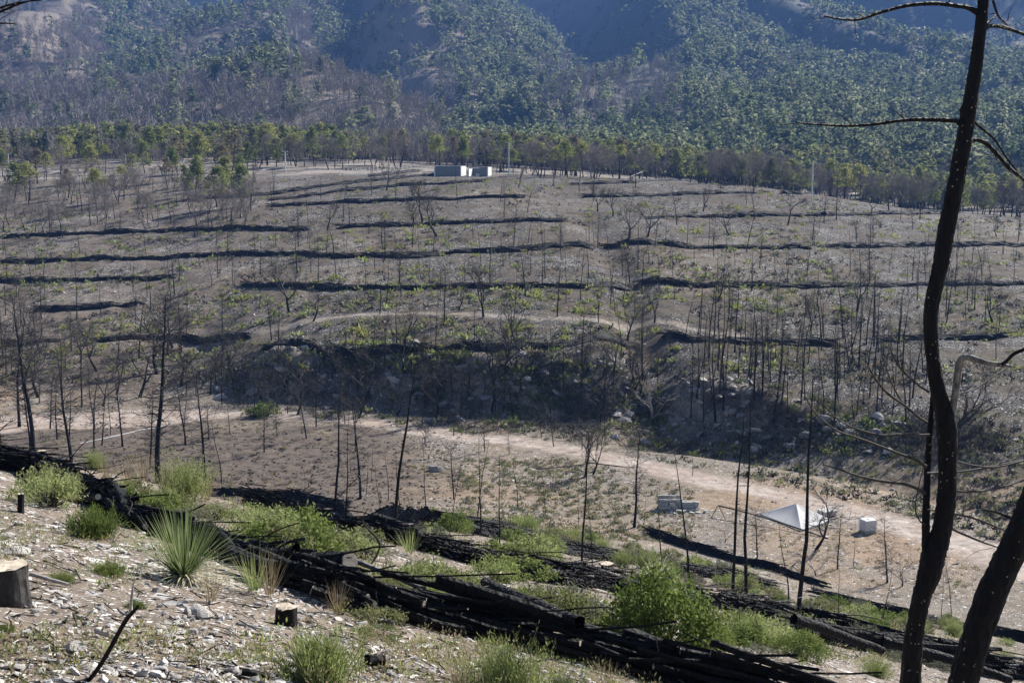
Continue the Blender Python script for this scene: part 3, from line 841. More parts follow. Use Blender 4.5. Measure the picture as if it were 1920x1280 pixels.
def far_bare(n, w):
    mb = MB(); mb.sticks([(0, 0, -.05)], [(0, 0, .75)], .016, .006, 3)
    a = rng.random(n) * 6.283; z = .25 + .6 * rng.random(n); L = w * (.5 + .6 * rng.random(n))
    A = np.stack([0 * a, 0 * a, z], 1) + rng.normal(size=(n, 3)) * .07
    B = A + np.stack([np.cos(a) * L * .6, np.sin(a) * L * .6, L * (.55 + .3 * rng.normal(size=n))], 1)
    mb.sticks(A, B, .0085, .004, 3)
    return proto_arrays(mb)
FG_NEAR = [far_green(150, .060, 'round' if i % 3 else 'cone', .30 + .04 * (i % 3)) for i in range(6)]
FG_FAR = [far_green(64, .085, 'round' if i % 3 else 'cone', .32 + .035 * (i % 3)) for i in range(6)]
FB = [far_bare(70, .30) for _ in range(6)]
def sample_land(n, y0, y1):
    y = np.sqrt(rng.random(n) * (y1 * y1 - y0 * y0) + y0 * y0); u = rng.uniform(-.47, .47, n)
    x = u * y; z = ground(x, y); p = np.stack([x, y, z], 1)
    px, py = to_px(p)
    return p, px, py
p, px, py = sample_land(42000, 430, 1500)
ok = (py > -70)
n1 = fbm(p[:, 0] / 60, p[:, 1] / 60, 3, 101); n2 = fbm(p[:, 0] / 25, p[:, 1] / 25, 3, 103)
burn = np.clip(sst((1000 - px) / 250) * .9 + .0, 0, 1)
burn = np.where((px > 1000) & (px < 1280) & (py > 110) & (py < 250), .75, burn)
burn = np.where((px > 590) & (px < 960) & (py < 150), .35 + .5 * n1, burn)
burn = np.where((px > 200) & (px < 540) & (py < 165), .3 + .6 * n1, burn)
bare = .38 * np.exp(-(((px - 590) / 110) ** 2 + ((py - 165) / 38) ** 2)) + np.exp(-(((px - 800) / 60) ** 2 + ((py - 90) / 70) ** 2)) * .7 + np.exp(-(((px - 80) / 60) ** 2 + ((py - 30) / 40) ** 2))
r1 = rng.random(len(p)); r2 = rng.random(len(p))
dens = np.clip(.62 + .45 * n2 - .75 * bare, .03, 1)
dens = np.where(px > 1050, np.clip(dens * .72 + .05, 0, 1), np.clip(dens * 1.25 + .12 - .5 * bare, .05, 1))
dens = np.where(p[:, 1] > U(p[:, 0] / p[:, 1], T_MF) - 20, dens * .3, dens)  # trees thinned on the rear slope so its shade stays dark
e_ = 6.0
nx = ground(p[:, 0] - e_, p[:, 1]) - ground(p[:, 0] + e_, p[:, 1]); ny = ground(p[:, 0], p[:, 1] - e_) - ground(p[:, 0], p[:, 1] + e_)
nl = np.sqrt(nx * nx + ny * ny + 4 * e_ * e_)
facing = (nx * sv[0] + ny * sv[1] + 2 * e_ * sv[2]) / nl          # trees thinned and lowered on flanks turned from the sun, deepening their shade
sunward = sst((facing - .02) / .22)
dens = dens * (.5 + .5 * sunward)
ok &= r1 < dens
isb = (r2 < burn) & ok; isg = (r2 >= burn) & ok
fr = p[:, 1] < 800
hh = (8.0 + 6.5 * rng.random(len(p)) ** 1.5) * (.62 + .38 * sunward)
broad = (rng.random(len(p)) < .06)
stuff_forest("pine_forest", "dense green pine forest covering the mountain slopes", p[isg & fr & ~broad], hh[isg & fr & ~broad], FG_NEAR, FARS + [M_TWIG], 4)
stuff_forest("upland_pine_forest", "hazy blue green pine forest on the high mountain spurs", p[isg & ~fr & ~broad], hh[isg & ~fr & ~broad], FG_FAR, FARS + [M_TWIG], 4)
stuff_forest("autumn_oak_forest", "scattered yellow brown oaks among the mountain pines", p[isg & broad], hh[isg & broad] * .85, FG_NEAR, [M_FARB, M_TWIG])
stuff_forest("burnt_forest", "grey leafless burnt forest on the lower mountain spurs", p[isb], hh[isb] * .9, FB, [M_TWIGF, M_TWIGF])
# trees of the plateau behind the individual ones
p, px, py = sample_land(5200, 360, 470)
n1 = fbm(p[:, 0] / 30, p[:, 1] / 30, 3, 111)
clear = (px > 130) & (px < 760) & (p[:, 1] < 395) & (rng.random(len(p)) < .6)
isg = (n1 + .25 * rng.normal(size=len(p)) > np.where(px < 960, -.02, -.12)) & ~clear
isb = ~isg & ~clear & (rng.random(len(p)) < .7)
keepn = rng.random(len(p)) < .5
hh = 6.5 + 4 * rng.random(len(p))
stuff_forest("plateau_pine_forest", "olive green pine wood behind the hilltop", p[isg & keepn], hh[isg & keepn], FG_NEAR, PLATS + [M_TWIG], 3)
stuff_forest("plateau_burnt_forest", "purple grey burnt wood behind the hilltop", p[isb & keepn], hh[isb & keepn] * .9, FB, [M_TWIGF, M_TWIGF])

# ------------------------------------------------------------------ barriers of charred brush and logs along the contours
def barrier(label, pp, width, height, per_m, lmin, lmax, r0, r1, step=1.0, curved=False, cut=0.0, group=None, rough=.25):
    P = path(pp, step)
    root = thing("brush_barrier", label, "brush barrier", P[len(P) // 2], 0, group)
    off = P[len(P) // 2]
    T = np.gradient(P, axis=0); T /= np.linalg.norm(T, axis=1)[:, None]
    S = np.stack([-T[:, 1], T[:, 0], 0 * T[:, 0]], 1); S /= np.linalg.norm(S, axis=1)[:, None]
    m = len(P); n = 9
    ang = np.linspace(-.25, math.pi + .25, n)
    V = np.zeros((m, n, 3)); lump = np.ones(m); s0 = rng.random() * 500
    for i in range(m):
        e = min(1, .15 + min(i, m - 1 - i) * step / 1.0)
        lump[i] = np.clip(1 + rough * 2.2 * vnoise(np.array([s0 + i * step / 3.2]), np.array([.5]), 211)[0], .65, 1.25)
        w = width * (.36 if curved else .5) * e * (1 + .14 * rng.normal()) * lump[i]; hgt = height * (.42 if curved else .7) * e * (1 + .12 * rng.normal()) * lump[i]
        for k in range(n):
            j = 1 + .13 * rng.normal()
            V[i, k] = P[i] + S[i] * math.cos(ang[k]) * w * j + np.array([0, 0, 1]) * (math.sin(ang[k]) * hgt * j)
    V[..., 2] = np.maximum(V[..., 2], 0 * V[..., 2] + (ground(V[..., 0], V[..., 1]) - .12))
    i0 = (np.arange(m - 1) * n)[:, None]; k = np.arange(n - 1)[None]
    core = MB(); core.add(V - off, np.stack([i0 + k, i0 + k + 1, i0 + n + k + 1, i0 + n + k], -1).reshape(-1, 4))
    core.build("charred_core", M_CHAR, root)
    L = m * step; ns = int(L * per_m)
    t = rng.random(ns) * (m - 1.001); i = t.astype(int); f = (t - i)[:, None]
    B = P[i] * (1 - f) + P[i + 1] * f
    lat = rng.normal(size=ns) * .22; hv = rng.random(ns) ** (.9 if curved else .5) * np.clip(1 - np.abs(lat), .1, 1) * 1.05
    B = B + S[i] * (lat * width)[:, None]
    B[:, 2] = ground(B[:, 0], B[:, 1]) + hv * height * lump[i]
    D = T[i] + rng.normal(size=(ns, 3)) * np.array([.07, .07, .045]); D /= np.linalg.norm(D, axis=1)[:, None]
    LL = lmin + (lmax - lmin) * rng.random(ns) ** 1.6; rr = r0 + (r1 - r0) * rng.random(ns) ** 2.2
    br = MB()
    if curved:
        for q in range(ns):
            b = bent(B[q] - D[q] * LL[q] / 2, D[q], LL[q], 5, 0, .09 if rr[q] < .02 else .035) - off
            br.tube(b, np.linspace(rr[q], rr[q] * .6, 6), 6 if rr[q] > .03 else 4, mi=2 if rng.random() < .03 else 0, capmi=1 if rng.random() < cut else 0, wob=.2)
    else:
        br.sticks(B - D * LL[:, None] / 2 - off, B + D * LL[:, None] / 2 - off, rr, rr * .7, 4)
    br.build("charred_brush", [M_CHAR, M_CUT, M_ASHB], root)
    BARS.append(P); return P
BARS = []
G_HILL = "brush barriers along the contours of the far hillside"
HB = [
 ("shortest topmost black brush line just below the block walls", [(690, 332), (740, 327), (785, 323)]),
 ("black brush line ending under the roofless block walls", [(352, 378), (430, 372), (500, 366), (560, 357), (640, 346), (720, 338), (800, 330), (915, 325)]),
 ("black brush line on the hilltop just below the walls' own line", [(500, 377), (580, 368), (640, 359), (740, 350), (840, 345), (915, 340)]),
 ("black brush line rimming the hilltop under the bare-tree skyline", [(1068, 347), (1190, 343), (1280, 340), (1362, 338)]),
 ("black brush line on the upper hill, below the hilltop's western lines", [(505, 389), (650, 380), (830, 375), (986, 371)]),
 ("black brush line right of the ravine head on the upper hill", [(1090, 371), (1190, 368), (1280, 365), (1446, 362)]),
 ("short black brush piece at the foot of the taller right-hand utility pole", [(1462, 363), (1500, 365), (1562, 367)]),
 ("long black brush line at the foot of the western grove", [(4, 447), (100, 442), (200, 437), (330, 433), (440, 430), (580, 431)]),
 ("black brush line in the middle of the upper hill left of the ravine", [(630, 429), (690, 425), (760, 425), (900, 418), (1060, 415)]),
 ("black brush line on the upper hill east of the ravine, under two others", [(1210, 411), (1290, 407), (1420, 405), (1560, 404), (1640, 403), (1780, 400)]),
 ("longest black brush line, crossing the hill from its west edge to the ravine", [(-220, 500), (0, 494), (150, 488), (350, 481), (500, 479), (640, 483), (760, 483), (870, 474), (980, 471), (1112, 468)]),
 ("black brush line starting at the east lip of the ravine mid-hill", [(1130, 465), (1280, 465), (1400, 466), (1522, 467)]),
 ("black brush line running behind the forked trunk to the hill's east edge", [(1545, 464), (1700, 462), (1920, 461), (2120, 464)]),
 ("black brush line on the pale western slope, third up from the track", [(-150, 530), (0, 528), (150, 527), (330, 521)]),
 ("sagging black brush line mid-hill, just above the curved path", [(455, 532), (560, 539), (640, 542), (760, 542), (900, 538), (1100, 540), (1182, 541)]),
 ("long straight black brush line east of the ravine above the burnt grove", [(1190, 537), (1300, 538), (1500, 539), (1700, 536), (1920, 533), (2130, 536)]),
 ("short curved black brush line alone on the pale western slope", [(62, 583), (150, 580), (272, 571)]),
 ("low black brush line at the western hill foot", [(0, 648), (60, 645), (112, 640)]),
 ("black brush line running into the west end of the curved path", [(180, 641), (280, 635), (350, 637), (470, 632)]),
 ("lowest black brush line along the lip of the shaded bank", [(490, 655), (600, 660), (760, 658), (900, 655), (1050, 652), (1192, 650)]),
 ("black brush line below the east end of the curved path", [(1240, 632), (1300, 641), (1400, 646), (1500, 646), (1576, 648)]),
 ("black brush line behind the crooked pale limb on the forked trunk", [(1650, 640), (1770, 636), (1892, 632)]),
]
for lab, pp in HB:
    barrier(lab, pp, 1.0, .68, 11, .7, 2.2, .018, .06, 1.0, group=G_HILL, rough=.28)
P1 = [(-220, 840), (-30, 872), (60, 892), (130, 925), (250, 985), (330, 1012), (420, 1043), (520, 1082), (640, 1126), (760, 1155), (900, 1188), (1050, 1226), (1200, 1264), (1330, 1298), (1440, 1330), (1540, 1362)]
G_NEAR = "brush barriers on the near slope"
PB1 = barrier("big barrier of charred logs and branches behind the spiky plant", P1, .56, .45, 62, .6, 2.1, .008, .042, .35, True, .25, G_NEAR)
barrier("second black brush barrier, passing behind the leafy round bush", [(470, 950), (560, 972), (680, 1002), (760, 1022), (850, 1046), (960, 1072), (1050, 1094), (1150, 1110), (1300, 1133), (1400, 1152), (1500, 1170), (1620, 1200), (1700, 1222), (1800, 1248)], .52, .50, 44, .8, 2.2, .012, .045, .5, True, .12, G_NEAR)
barrier("black brush barrier edging the foot of the pitted field", [(405, 925), (520, 932), (640, 948), (740, 968), (830, 990), (900, 1003), (1000, 1022), (1100, 1045), (1190, 1058), (1290, 1077), (1450, 1110)], .6, .5, 26, .8, 2.2, .015, .055, .7, False, 0, G_NEAR)
barrier("short black brush barrier below the stack of grey blocks", [(1215, 1000), (1300, 1030), (1400, 1058), (1450, 1068)], .6, .5, 26, .8, 2.2, .015, .055, .7, False, 0, G_NEAR)
barrier("black brush barrier passing behind the forked trunk above the bare clearing", [(1530, 1122), (1600, 1138), (1680, 1156), (1800, 1178), (1920, 1204), (2060, 1236)], .6, .5, 26, .8, 2.2, .015, .055, .7, False, 0, G_NEAR)
barrier("black barrier of long logs running under both big trunks to the corner", [(1500, 1192), (1600, 1215), (1680, 1232), (1780, 1250), (1925, 1272), (2080, 1300)], .7, .5, 18, 1.2, 3.6, .02, .09, .5, True, .15, G_NEAR)
barrier("small black brush heap in the scrub left of the leaning snag", [(1440, 1062), (1500, 1085), (1545, 1100)], .9, .45, 14, .8, 2.0, .02, .07, .6, False, 0, G_NEAR)

def log(P, d, L, r, label, group, mat=None, wig=.05, cut=(True, True), name="charred_log", stubs=0):
    root = thing(name, label, "log", P, 0, group)
    b = bent(-unit(d) * L / 2, d, L, 7, 0, wig); b -= b.mean(0)
    MB().tube(b, np.linspace(r, r * .8, 8), 9, wob=.22, cap=False).build("bark", mat or M_CHAR, root, True)
    if cut[0] or cut[1]:
        for e, (q, w, rr) in enumerate(((b[0], b[0] - b[1], r), (b[-1], b[-1] - b[-2], r * .8))):
            if cut[e]: MB().tube([q - unit(w) * .012, q + unit(w) * .006], rr * .93, 9).build("cut_end", M_CUT, root)
    for _ in range(stubs):
        k = rng.integers(1, 7); a = b[k]
        MB().tube(bent(a, rng.normal(size=3) + np.array([0, 0, .8]), .12 + .25 * rng.random(), 3, 0, .2), np.linspace(r * .3, r * .15, 4), 5).build("branch_stub", mat or M_CHAR, root, True)
    return root
LOGS = []
m1 = len(PB1)
for k in range(64):
    t = (k + rng.random()) / 64; i = int(t * (m1 - 2)); p = PB1[i]; d = PB1[min(i + 3, m1 - 1)] - PB1[max(i - 3, 0)]; d /= np.linalg.norm(d)
    sd_ = np.array([-d[1], d[0], 0]); lat = rng.normal() * .15
    q = p + sd_ * lat; q[2] = float(ground(q[0], q[1])) + .10 + (.32 - abs(lat)) * rng.random()
    r = .028 + .05 * rng.random() ** 2
    LOGS.append(log(q, d + rng.normal(size=3) * np.array([.06, .06, .03]), .8 + 1.5 * rng.random(), r, "x", "charred logs lying on the big barrier", cut=(rng.random() < .5, rng.random() < .5), stubs=int(rng.random() < .4)))
def log_px(a, b, r, label, lift=(.3, .3), mat=None, **k):
    A, B = G(*a), G(*b); A[2] += lift[0]; B[2] += lift[1]
    return log((A + B) / 2, B - A, float(np.linalg.norm(B - A)), r, label, None, mat, .03, **k)
log_px((520, 1080), (640, 1120), .13, "thick charred log with pale sawn end in the middle of the big barrier", (.27, .28), cut=(False, True))
log_px((425, 1068), (530, 1105), .085, "smooth black log low on the front of the big barrier", (.2, .2), cut=(False, False))
log_px((915, 1172), (1080, 1238), .085, "long charred log jutting up out of the big barrier", (.52, .34), M_BARK, cut=(True, False))
log_px((1490, 1205), (1650, 1238), .11, "long straight black log in front of the lower right bush", (.42, .35), cut=(False, False))
log_px((1650, 1240), (1900, 1290), .12, "long black log crossing the feet of both big trunks", (.4, .3), cut=(False, False))
log_px((700, 1002), (790, 1028), .10, "sawn black log on the second barrier near the bent dead sapling", (.36, .36), cut=(True, True))
log_px((655, 1112), (800, 1160), .028, "bleached crooked branch lying on the big barrier's crest", (.36, .34), M_ASHB, cut=(True, False))
log_px((688, 1248), (718, 1250), .05, "short black chunk of wood on the stones in front", (.05, .05), cut=(False, False), name="charred_chunk")
log_px((455, 1268), (505, 1276), .025, "thin dark stick on the stones at the bottom edge", (.03, .03), cut=(False, False), name="burnt_stick")
log_px((55, 1088), (130, 1100), .018, "thin bleached stick lying beside the big stump", (.05, .03), M_PALEB, cut=(False, False), name="dead_stick")
log_px((180, 1190), (235, 1208), .02, "brown stick lying on the stones behind the forked branch", (.03, .03), M_PALEB, cut=(False, False), name="dead_stick")

# ------------------------------------------------------------------ the big burnt trees close by
def smooth_line(pp, per=5):
    P = np.array(pp, float); out = []
    Q = np.vstack([2 * P[0] - P[1], P, 2 * P[-1] - P[-2]])
    for i in range(1, len(Q) - 2):
        for k in range(per):
            t = k / per
            out.append(.5 * ((2 * Q[i]) + (-Q[i - 1] + Q[i + 1]) * t + (2 * Q[i - 1] - 5 * Q[i] + 4 * Q[i + 1] - Q[i + 2]) * t * t + (-Q[i - 1] + 3 * Q[i] - 3 * Q[i + 1] + Q[i + 2]) * t ** 3))
    out.append(P[-1]); return np.array(out)
def limb(root, name, pp, y0, mat, n=10, dy=0.0, per=5, wob=.12, twigs=0, end=.012):
    """A limb through photograph points (px, py, width) standing y0 metres ahead, swinging dy metres in depth to its tip."""
    L = smooth_line(pp, per); m = len(L)
    yy = y0 + dy * np.linspace(0, 1, m) ** 1.2
    P = np.array([at_depth(a, b, y) for (a, b, _), y in zip(L, yy)]); rr = L[:, 2] * .5 / FPX * yy
    off = np.array(root.location)
    mb = MB().tube(P - off, rr, n, wob=wob)
    for _ in range(twigs):
        k = rng.integers(m // 4, m - 1); q = P[k] - off
        d = unit(P[min(k + 2, m - 1)] - P[k - 1]) + rng.normal(size=3) * .7
        b = bent(q, d + np.array([0, 0, .2]), .12 + .3 * rng.random(), 4, .04, .2); mb.tube(b, np.linspace(rr[k] * .4, .002, 5), 4, cap=False)
    return mb.build(name, mat, root, True)
D1 = 14.0
big = thing("burnt_pine_tree", "tall charred forked trunk with a pale crooked limb, standing close by", "burnt tree", at_depth(1703, 1395, D1))
limb(big, "trunk", [(1700, 1420, 62), (1704, 1340, 50), (1708, 1270, 40), (1713, 1200, 37), (1727, 1122, 35), (1741, 1080, 43), (1752, 1035, 46), (1764, 1000, 38), (1774, 940, 36), (1777, 860, 35), (1774, 790, 38), (1764, 750, 31), (1753, 700, 27), (1746, 640, 26), (1746, 580, 27), (1756, 530, 28), (1765, 490, 30), (1773, 440, 32), (1783, 390, 31), (1795, 330, 30), (1806, 270, 29), (1816, 210, 27), (1826, 150, 25), (1834, 90, 22), (1840, 40, 21), (1846, -20, 19), (1852, -90, 16), (1856, -170, 11)], D1, M_BARK, 22, wob=.12, per=10)
limb(big, "second_stem", [(1738, 1050, 20), (1736, 1000, 16), (1737, 940, 14), (1739, 880, 13), (1742, 830, 12), (1746, 780, 10), (1750, 730, 8), (1757, 690, 5)], D1, M_BARK, 9, .25)
limb(big, "pale_limb", [(1772, 812, 16), (1780, 785, 15), (1788, 757, 14), (1793, 725, 14), (1796, 700, 14), (1800, 680, 15), (1808, 670, 13), (1822, 671, 12), (1836, 676, 11), (1856, 681, 10), (1878, 684, 9), (1904, 688, 4)], D1, M_ASHB, 10, -.3)
limb(big, "branch", [(1878, 684, 8), (1888, 676, 7), (1900, 664, 7), (1920, 655, 7), (1950, 645, 5)], D1 - .28, M_BARK, 7, -.2)
for pp, dy, tw in [
        ([(1836, 26, 12), (1815, 15, 9), (1790, 11, 8), (1750, 7, 8), (1700, 11, 7), (1650, 24, 6), (1610, 37, 5), (1575, 36, 4), (1545, 30, 3)], -.8, 6),
        ([(1808, 240, 14), (1795, 228, 9), (1770, 225, 9), (1700, 225, 7), (1640, 233, 6), (1590, 236, 5), (1540, 234, 4), (1493, 230, 3)], -.7, 5),
        ([(1845, 55, 10), (1858, 49, 8), (1878, 50, 8), (1900, 57, 7), (1940, 72, 5)], .6, 2),
        ([(1818, 265, 10), (1832, 262, 9), (1850, 270, 9), (1872, 292, 8), (1892, 315, 8), (1930, 345, 6)], .5, 1),
        ([(1826, 228, 6), (1842, 242, 5), (1865, 262, 4), (1885, 292, 4), (1906, 320, 3)], .2, 2),
        ([(1846, 50, 5), (1862, 33, 4), (1870, 25, 3)], .4, 0),
        ([(1862, 2, 5), (1872, 30, 4), (1890, 48, 2)], .5, 3),
        ([(1742, 815, 6), (1720, 815, 4), (1690, 814, 4), (1650, 815, 4), (1605, 803, 3), (1570, 785, 3), (1540, 752, 2)], -.9, 5),
        ([(1738, 792, 6), (1720, 780, 5), (1699, 762, 5), (1664, 737, 5), (1640, 708, 4), (1630, 690, 3), (1622, 670, 2)], -.8, 5),
        ([(1693, 757, 4), (1676, 727, 3), (1664, 698, 3), (1655, 670, 2)], -1.0, 3),
        ([(1742, 735, 5), (1722, 722, 4), (1700, 703, 4), (1680, 678, 4), (1668, 650, 2)], -.6, 4),
        ([(1736, 874, 7), (1717, 862, 6), (1680, 848, 5), (1636, 831, 5), (1600, 818, 4), (1567, 806, 4), (1530, 776, 3), (1510, 745, 2)], -1.0, 6),
        ([(1734, 924, 8), (1715, 914, 6), (1690, 906, 6), (1650, 901, 6), (1610, 892, 5), (1575, 880, 4), (1544, 870, 3)], -.9, 4),
        ([(1738, 887, 5), (1760, 886, 5), (1800, 884, 4), (1840, 878, 4), (1880, 870, 4), (1925, 862, 3)], 1.0, 5),
        ([(1780, 858, 6), (1800, 866, 4), (1830, 873, 4), (1870, 875, 4), (1925, 862, 3)], .9, 5),
        ([(1780, 918, 6), (1810, 921, 5), (1842, 920, 5), (1886, 911, 4), (1925, 897, 3)], 1.0, 5),
        ([(1780, 962, 6), (1805, 966, 5), (1835, 974, 5), (1870, 988, 4), (1900, 1000, 3)], .8, 4),
        ([(1772, 985, 6), (1800, 998, 5), (1840, 1015, 4), (1885, 1030, 2)], .5, 3),
        ([(1770, 745, 5), (1800, 737, 3), (1830, 728, 3), (1870, 700, 3), (1900, 682, 2)], 1.2, 4),
        ([(1738, 955, 4), (1752, 957, 3), (1764, 958, 3)], .1, 0), ([(1735, 983, 4), (1724, 975, 3), (1716, 950, 3), (1724, 905, 2), (1735, 860, 2)], -.4, 2)]:
    limb(big, "branch", pp, D1, M_BARK if pp[0][1] < 300 else M_TWIG, 7, dy, twigs=tw)
MB().tube([(0, 0, -.11), (.0, 0, .02), (.0, 0, .1)], [.03, .055, .02], 8, wob=.3).build("knot", M_BARK, big, True).location = at_depth(1809, 210, D1) - np.array(big.location)
D2 = 12.0
big2 = thing("burnt_pine_tree", "thick charred trunk leaning out over the lower right corner", "burnt tree", at_depth(1775, 1440, D2))
limb(big2, "trunk", [(1772, 1470, 70), (1788, 1360, 60), (1806, 1280, 56), (1829, 1200, 56), (1856, 1122, 56), (1884, 1060, 54), (1912, 1000, 52), (1940, 930, 50), (1975, 830, 46), (2010, 700, 42), (2050, 500, 34), (2090, 250, 24), (2120, 0, 12)], D2, M_BARK, 22, wob=.12, per=10)
for pp, dy in [([(1930, 985, 10), (1905, 975, 8), (1870, 960, 5), (1840, 955, 3)], .8), ([(2020, 660, 10), (1990, 670, 8), (1955, 690, 6), (1930, 700, 4)], .6), ([(2060, 450, 10), (2130, 420, 8), (2200, 380, 4)], .5)]:
    limb(big2, "branch", pp, D2, M_BARK, 7, dy, twigs=4)
D3 = 13.0
big3 = thing("burnt_pine_tree", "burnt tree mostly out of view whose thin twigs hang in at the top left", "burnt tree", onland(at_depth(-260, 600, D3)[0], D3))
bx, by = float(big3.location[0]), D3
tz = float(at_depth(-230, -160, D3)[2])
MB().tube(bent((0, 0, -.3), (.02, 0, 1), tz - float(big3.location[2]), 12, 0, .02), np.linspace(.17, .05, 13), 10, wob=.15).build("trunk", M_BARK, big3, True)
limb(big3, "branch", [(-258, 60, 16), (-150, 50, 10), (-60, 38, 7), (0, 22, 5), (35, 8, 4), (80, -4, 2)], D3, M_BARK, 7, -.1, twigs=5)
limb(big3, "branch", [(-100, 46, 6), (-40, 30, 5), (10, 12, 4), (45, 4, 3), (78, 1, 1.5)], D3, M_BARK, 6, -.3, twigs=3)
limb(big3, "branch", [(-258, 110, 14), (-120, 70, 7), (-40, 48, 4), (10, 44, 3), (32, 46, 1.5)], D3, M_BARK, 6, .2, twigs=3)
oak = burnt_oak("burnt_oak", 6.5, .17, "burnt oak", 5, .62, label="wide burnt oak with arching limbs right of the forked trunk", fork=.22)
oak.location = G(1775, 835); oak["category"] = "burnt tree"; oak.rotation_euler = (0, .3, 0)

# ------------------------------------------------------------------ stumps and the forked stick
def stump(px, py, r, h, label, bark=None):
    p = G(px, py); root = thing("tree_stump", label, "stump", p)
    t = bent((0, 0, -.15), (rng.normal() * .04, rng.normal() * .04, 1), h + .15, 4, 0, .01)
    MB().tube(t, [r * 1.3, r * 1.12, r * 1.03, r * .99, r * .96], 18, wob=.05).build("bark", bark or M_BARK, root, True)
    c = MB(); top = t[-1]; ang = np.arange(18) * math.pi * 2 / 18
    V = []
    for q in (.2, .55, .93):
        V.append(np.stack([np.cos(ang) * r * q * (1 + .02 * rng.normal(size=18)), np.sin(ang) * r * q, .012 + .012 * rng.normal(size=18) * q], 1))
    V = np.vstack(V + [np.array([[0, 0, .02]])]) + top
    k = np.arange(18); k1 = (k + 1) % 18
    c.add(V, np.vstack([np.stack([54 + 0 * k, k, k1], 1)])); c.add(V, np.vstack([np.stack([18 + k, 18 + k1, k1, k], 1), np.stack([36 + k, 36 + k1, 18 + k1, 18 + k], 1)]))
    c.build("cut_face", M_CUT, root, True)
    return root
stump(12, 1132, .16, .27, "wide charred stump with a pale sawn top at the left edge", M_ASHB2)
stump(533, 1172, .095, .16, "small charred stump alone on the white stones in front")
stump(80, 874, .085, .30, "upright stump with pale top behind the big barrier's upper end")
stump(622, 1005, .12, .10, "low stump with pale sawn top beside the white boulder")
stump(943, 1092, .14, .18, "brown split stump in the scrub between the two nearest barriers")
stump(1137, 1062, .22, .10, "wide pale stump amid the thin snags beyond the second barrier")
stump(1121, 1084, .14, .06, "low pale stump just in front of the wide pale one")
stump(1418, 1250, .07, .07, "small pale-topped stump at the bottom right of the leafy bush")
stump(375, 925, .08, .16, "black burnt stump stub beside the bright green bush upslope")
stump(37, 960, .04, .22, "thin charred stub at the left edge below the barrier")
stump(1470, 1128, .12, .12, "sawn log stump at the foot of the leaning snag")
fk = thing("forked_branch", "black forked dead branch stuck upright in the stones", "branch", G(160, 1278))
Df = float(fk.location[1]) + .05
limb(fk, "stem", [(150, 1292, 9), (172, 1268, 9), (192, 1240, 9), (212, 1205, 9), (230, 1172, 9), (243, 1153, 9), (253, 1143, 7), (260, 1134, 5)], Df, M_CHAR, 9)
limb(fk, "pale_prong", [(243, 1156, 6), (245, 1135, 6), (248, 1110, 5), (250, 1095, 4), (254, 1083, 3)], Df, M_PALEB, 8)
limb(fk, "prong", [(246, 1152, 6), (236, 1152, 5), (226, 1147, 4), (219, 1139, 3)], Df, M_ASHB, 8)
sap = thing("bent_dead_sapling", "thin dead sapling bent into a loop on the second barrier", "sapling", G(690, 1058))
Ds = float(sap.location[1])
limb(sap, "stem", [(688, 1068, 3), (704, 1045, 4), (712, 1024, 4), (708, 1010, 4), (694, 995, 4), (684, 984, 3), (680, 972, 2.5), (690, 952, 2)], Ds, M_TWIG, 6)
limb(sap, "branch", [(694, 1062, 2.5), (692, 1045, 3), (694, 1030, 3), (697, 1023, 2)], Ds - .2, M_PALEB, 6)
limb(sap, "branch", [(712, 1022, 2.5), (700, 1000, 2), (690, 985, 2)], Ds, M_TWIG, 5, .3, twigs=3)
for (px, py, top, lab, mt_) in [(120, 905, 850, "curved bare whip in the dry grass at the left", M_TWIG), (805, 860, 800, "bleached leafless shrub at the field's east edge", M_PALEB), (1530, 1078, 1005, "pale bare shrub between the leaning snag and the tent", M_PALEB),
                                (1690, 1098, 1010, "grey bare shrub below the water tank", M_TWIGG), (1360, 1015, 960, "bleached bare shrub beside the fallen pole", M_PALEB), (1225, 795, 700, "dead bleached tree in the gully mouth", M_PALEB)]:
    p = G(px, py); h = (py - top) / FPX * p[1]
    o = burnt_oak("bare_shrub", h, max(.012, h * .018), "bare shrub", 4, .7, mt_, .12, label=lab); o.location = p
for (a, b, r, lab) in [((1345, 946), (1556, 1008), .05, "long thin burnt pole lying across the clearing before the tent"), ((1005, 882), (1092, 873), .05, "dark fallen pole lying left of the twin oaks on the clearing"), ((1100, 872), (1185, 876), .05, "dark fallen pole lying right of the twin oaks on the clearing"), ((1570, 845), (1640, 852), .06, "fallen dark trunk across the gully behind the tent")]:
    log_px((a[0], a[1] + (20 if 'tent' in lab and 'thin' in lab else 0)), b, r, lab, (.7 if "tent" in lab and "thin" in lab else .12, .08), M_TWIG, cut=(False, False), name="fallen_pole")
for q in ((1332, 972), (1362, 974)):
    A = G(1346, 966); A[2] += .68; B = G(*q)
    log((A + B) / 2, B - A, float(np.linalg.norm(B - A)), .025, "thin stick propping up the fallen pole's end, %s of the pair" % ("left" if q[0] < 1350 else "right"), None, M_TWIG, .02, (False, False), "prop_stick")

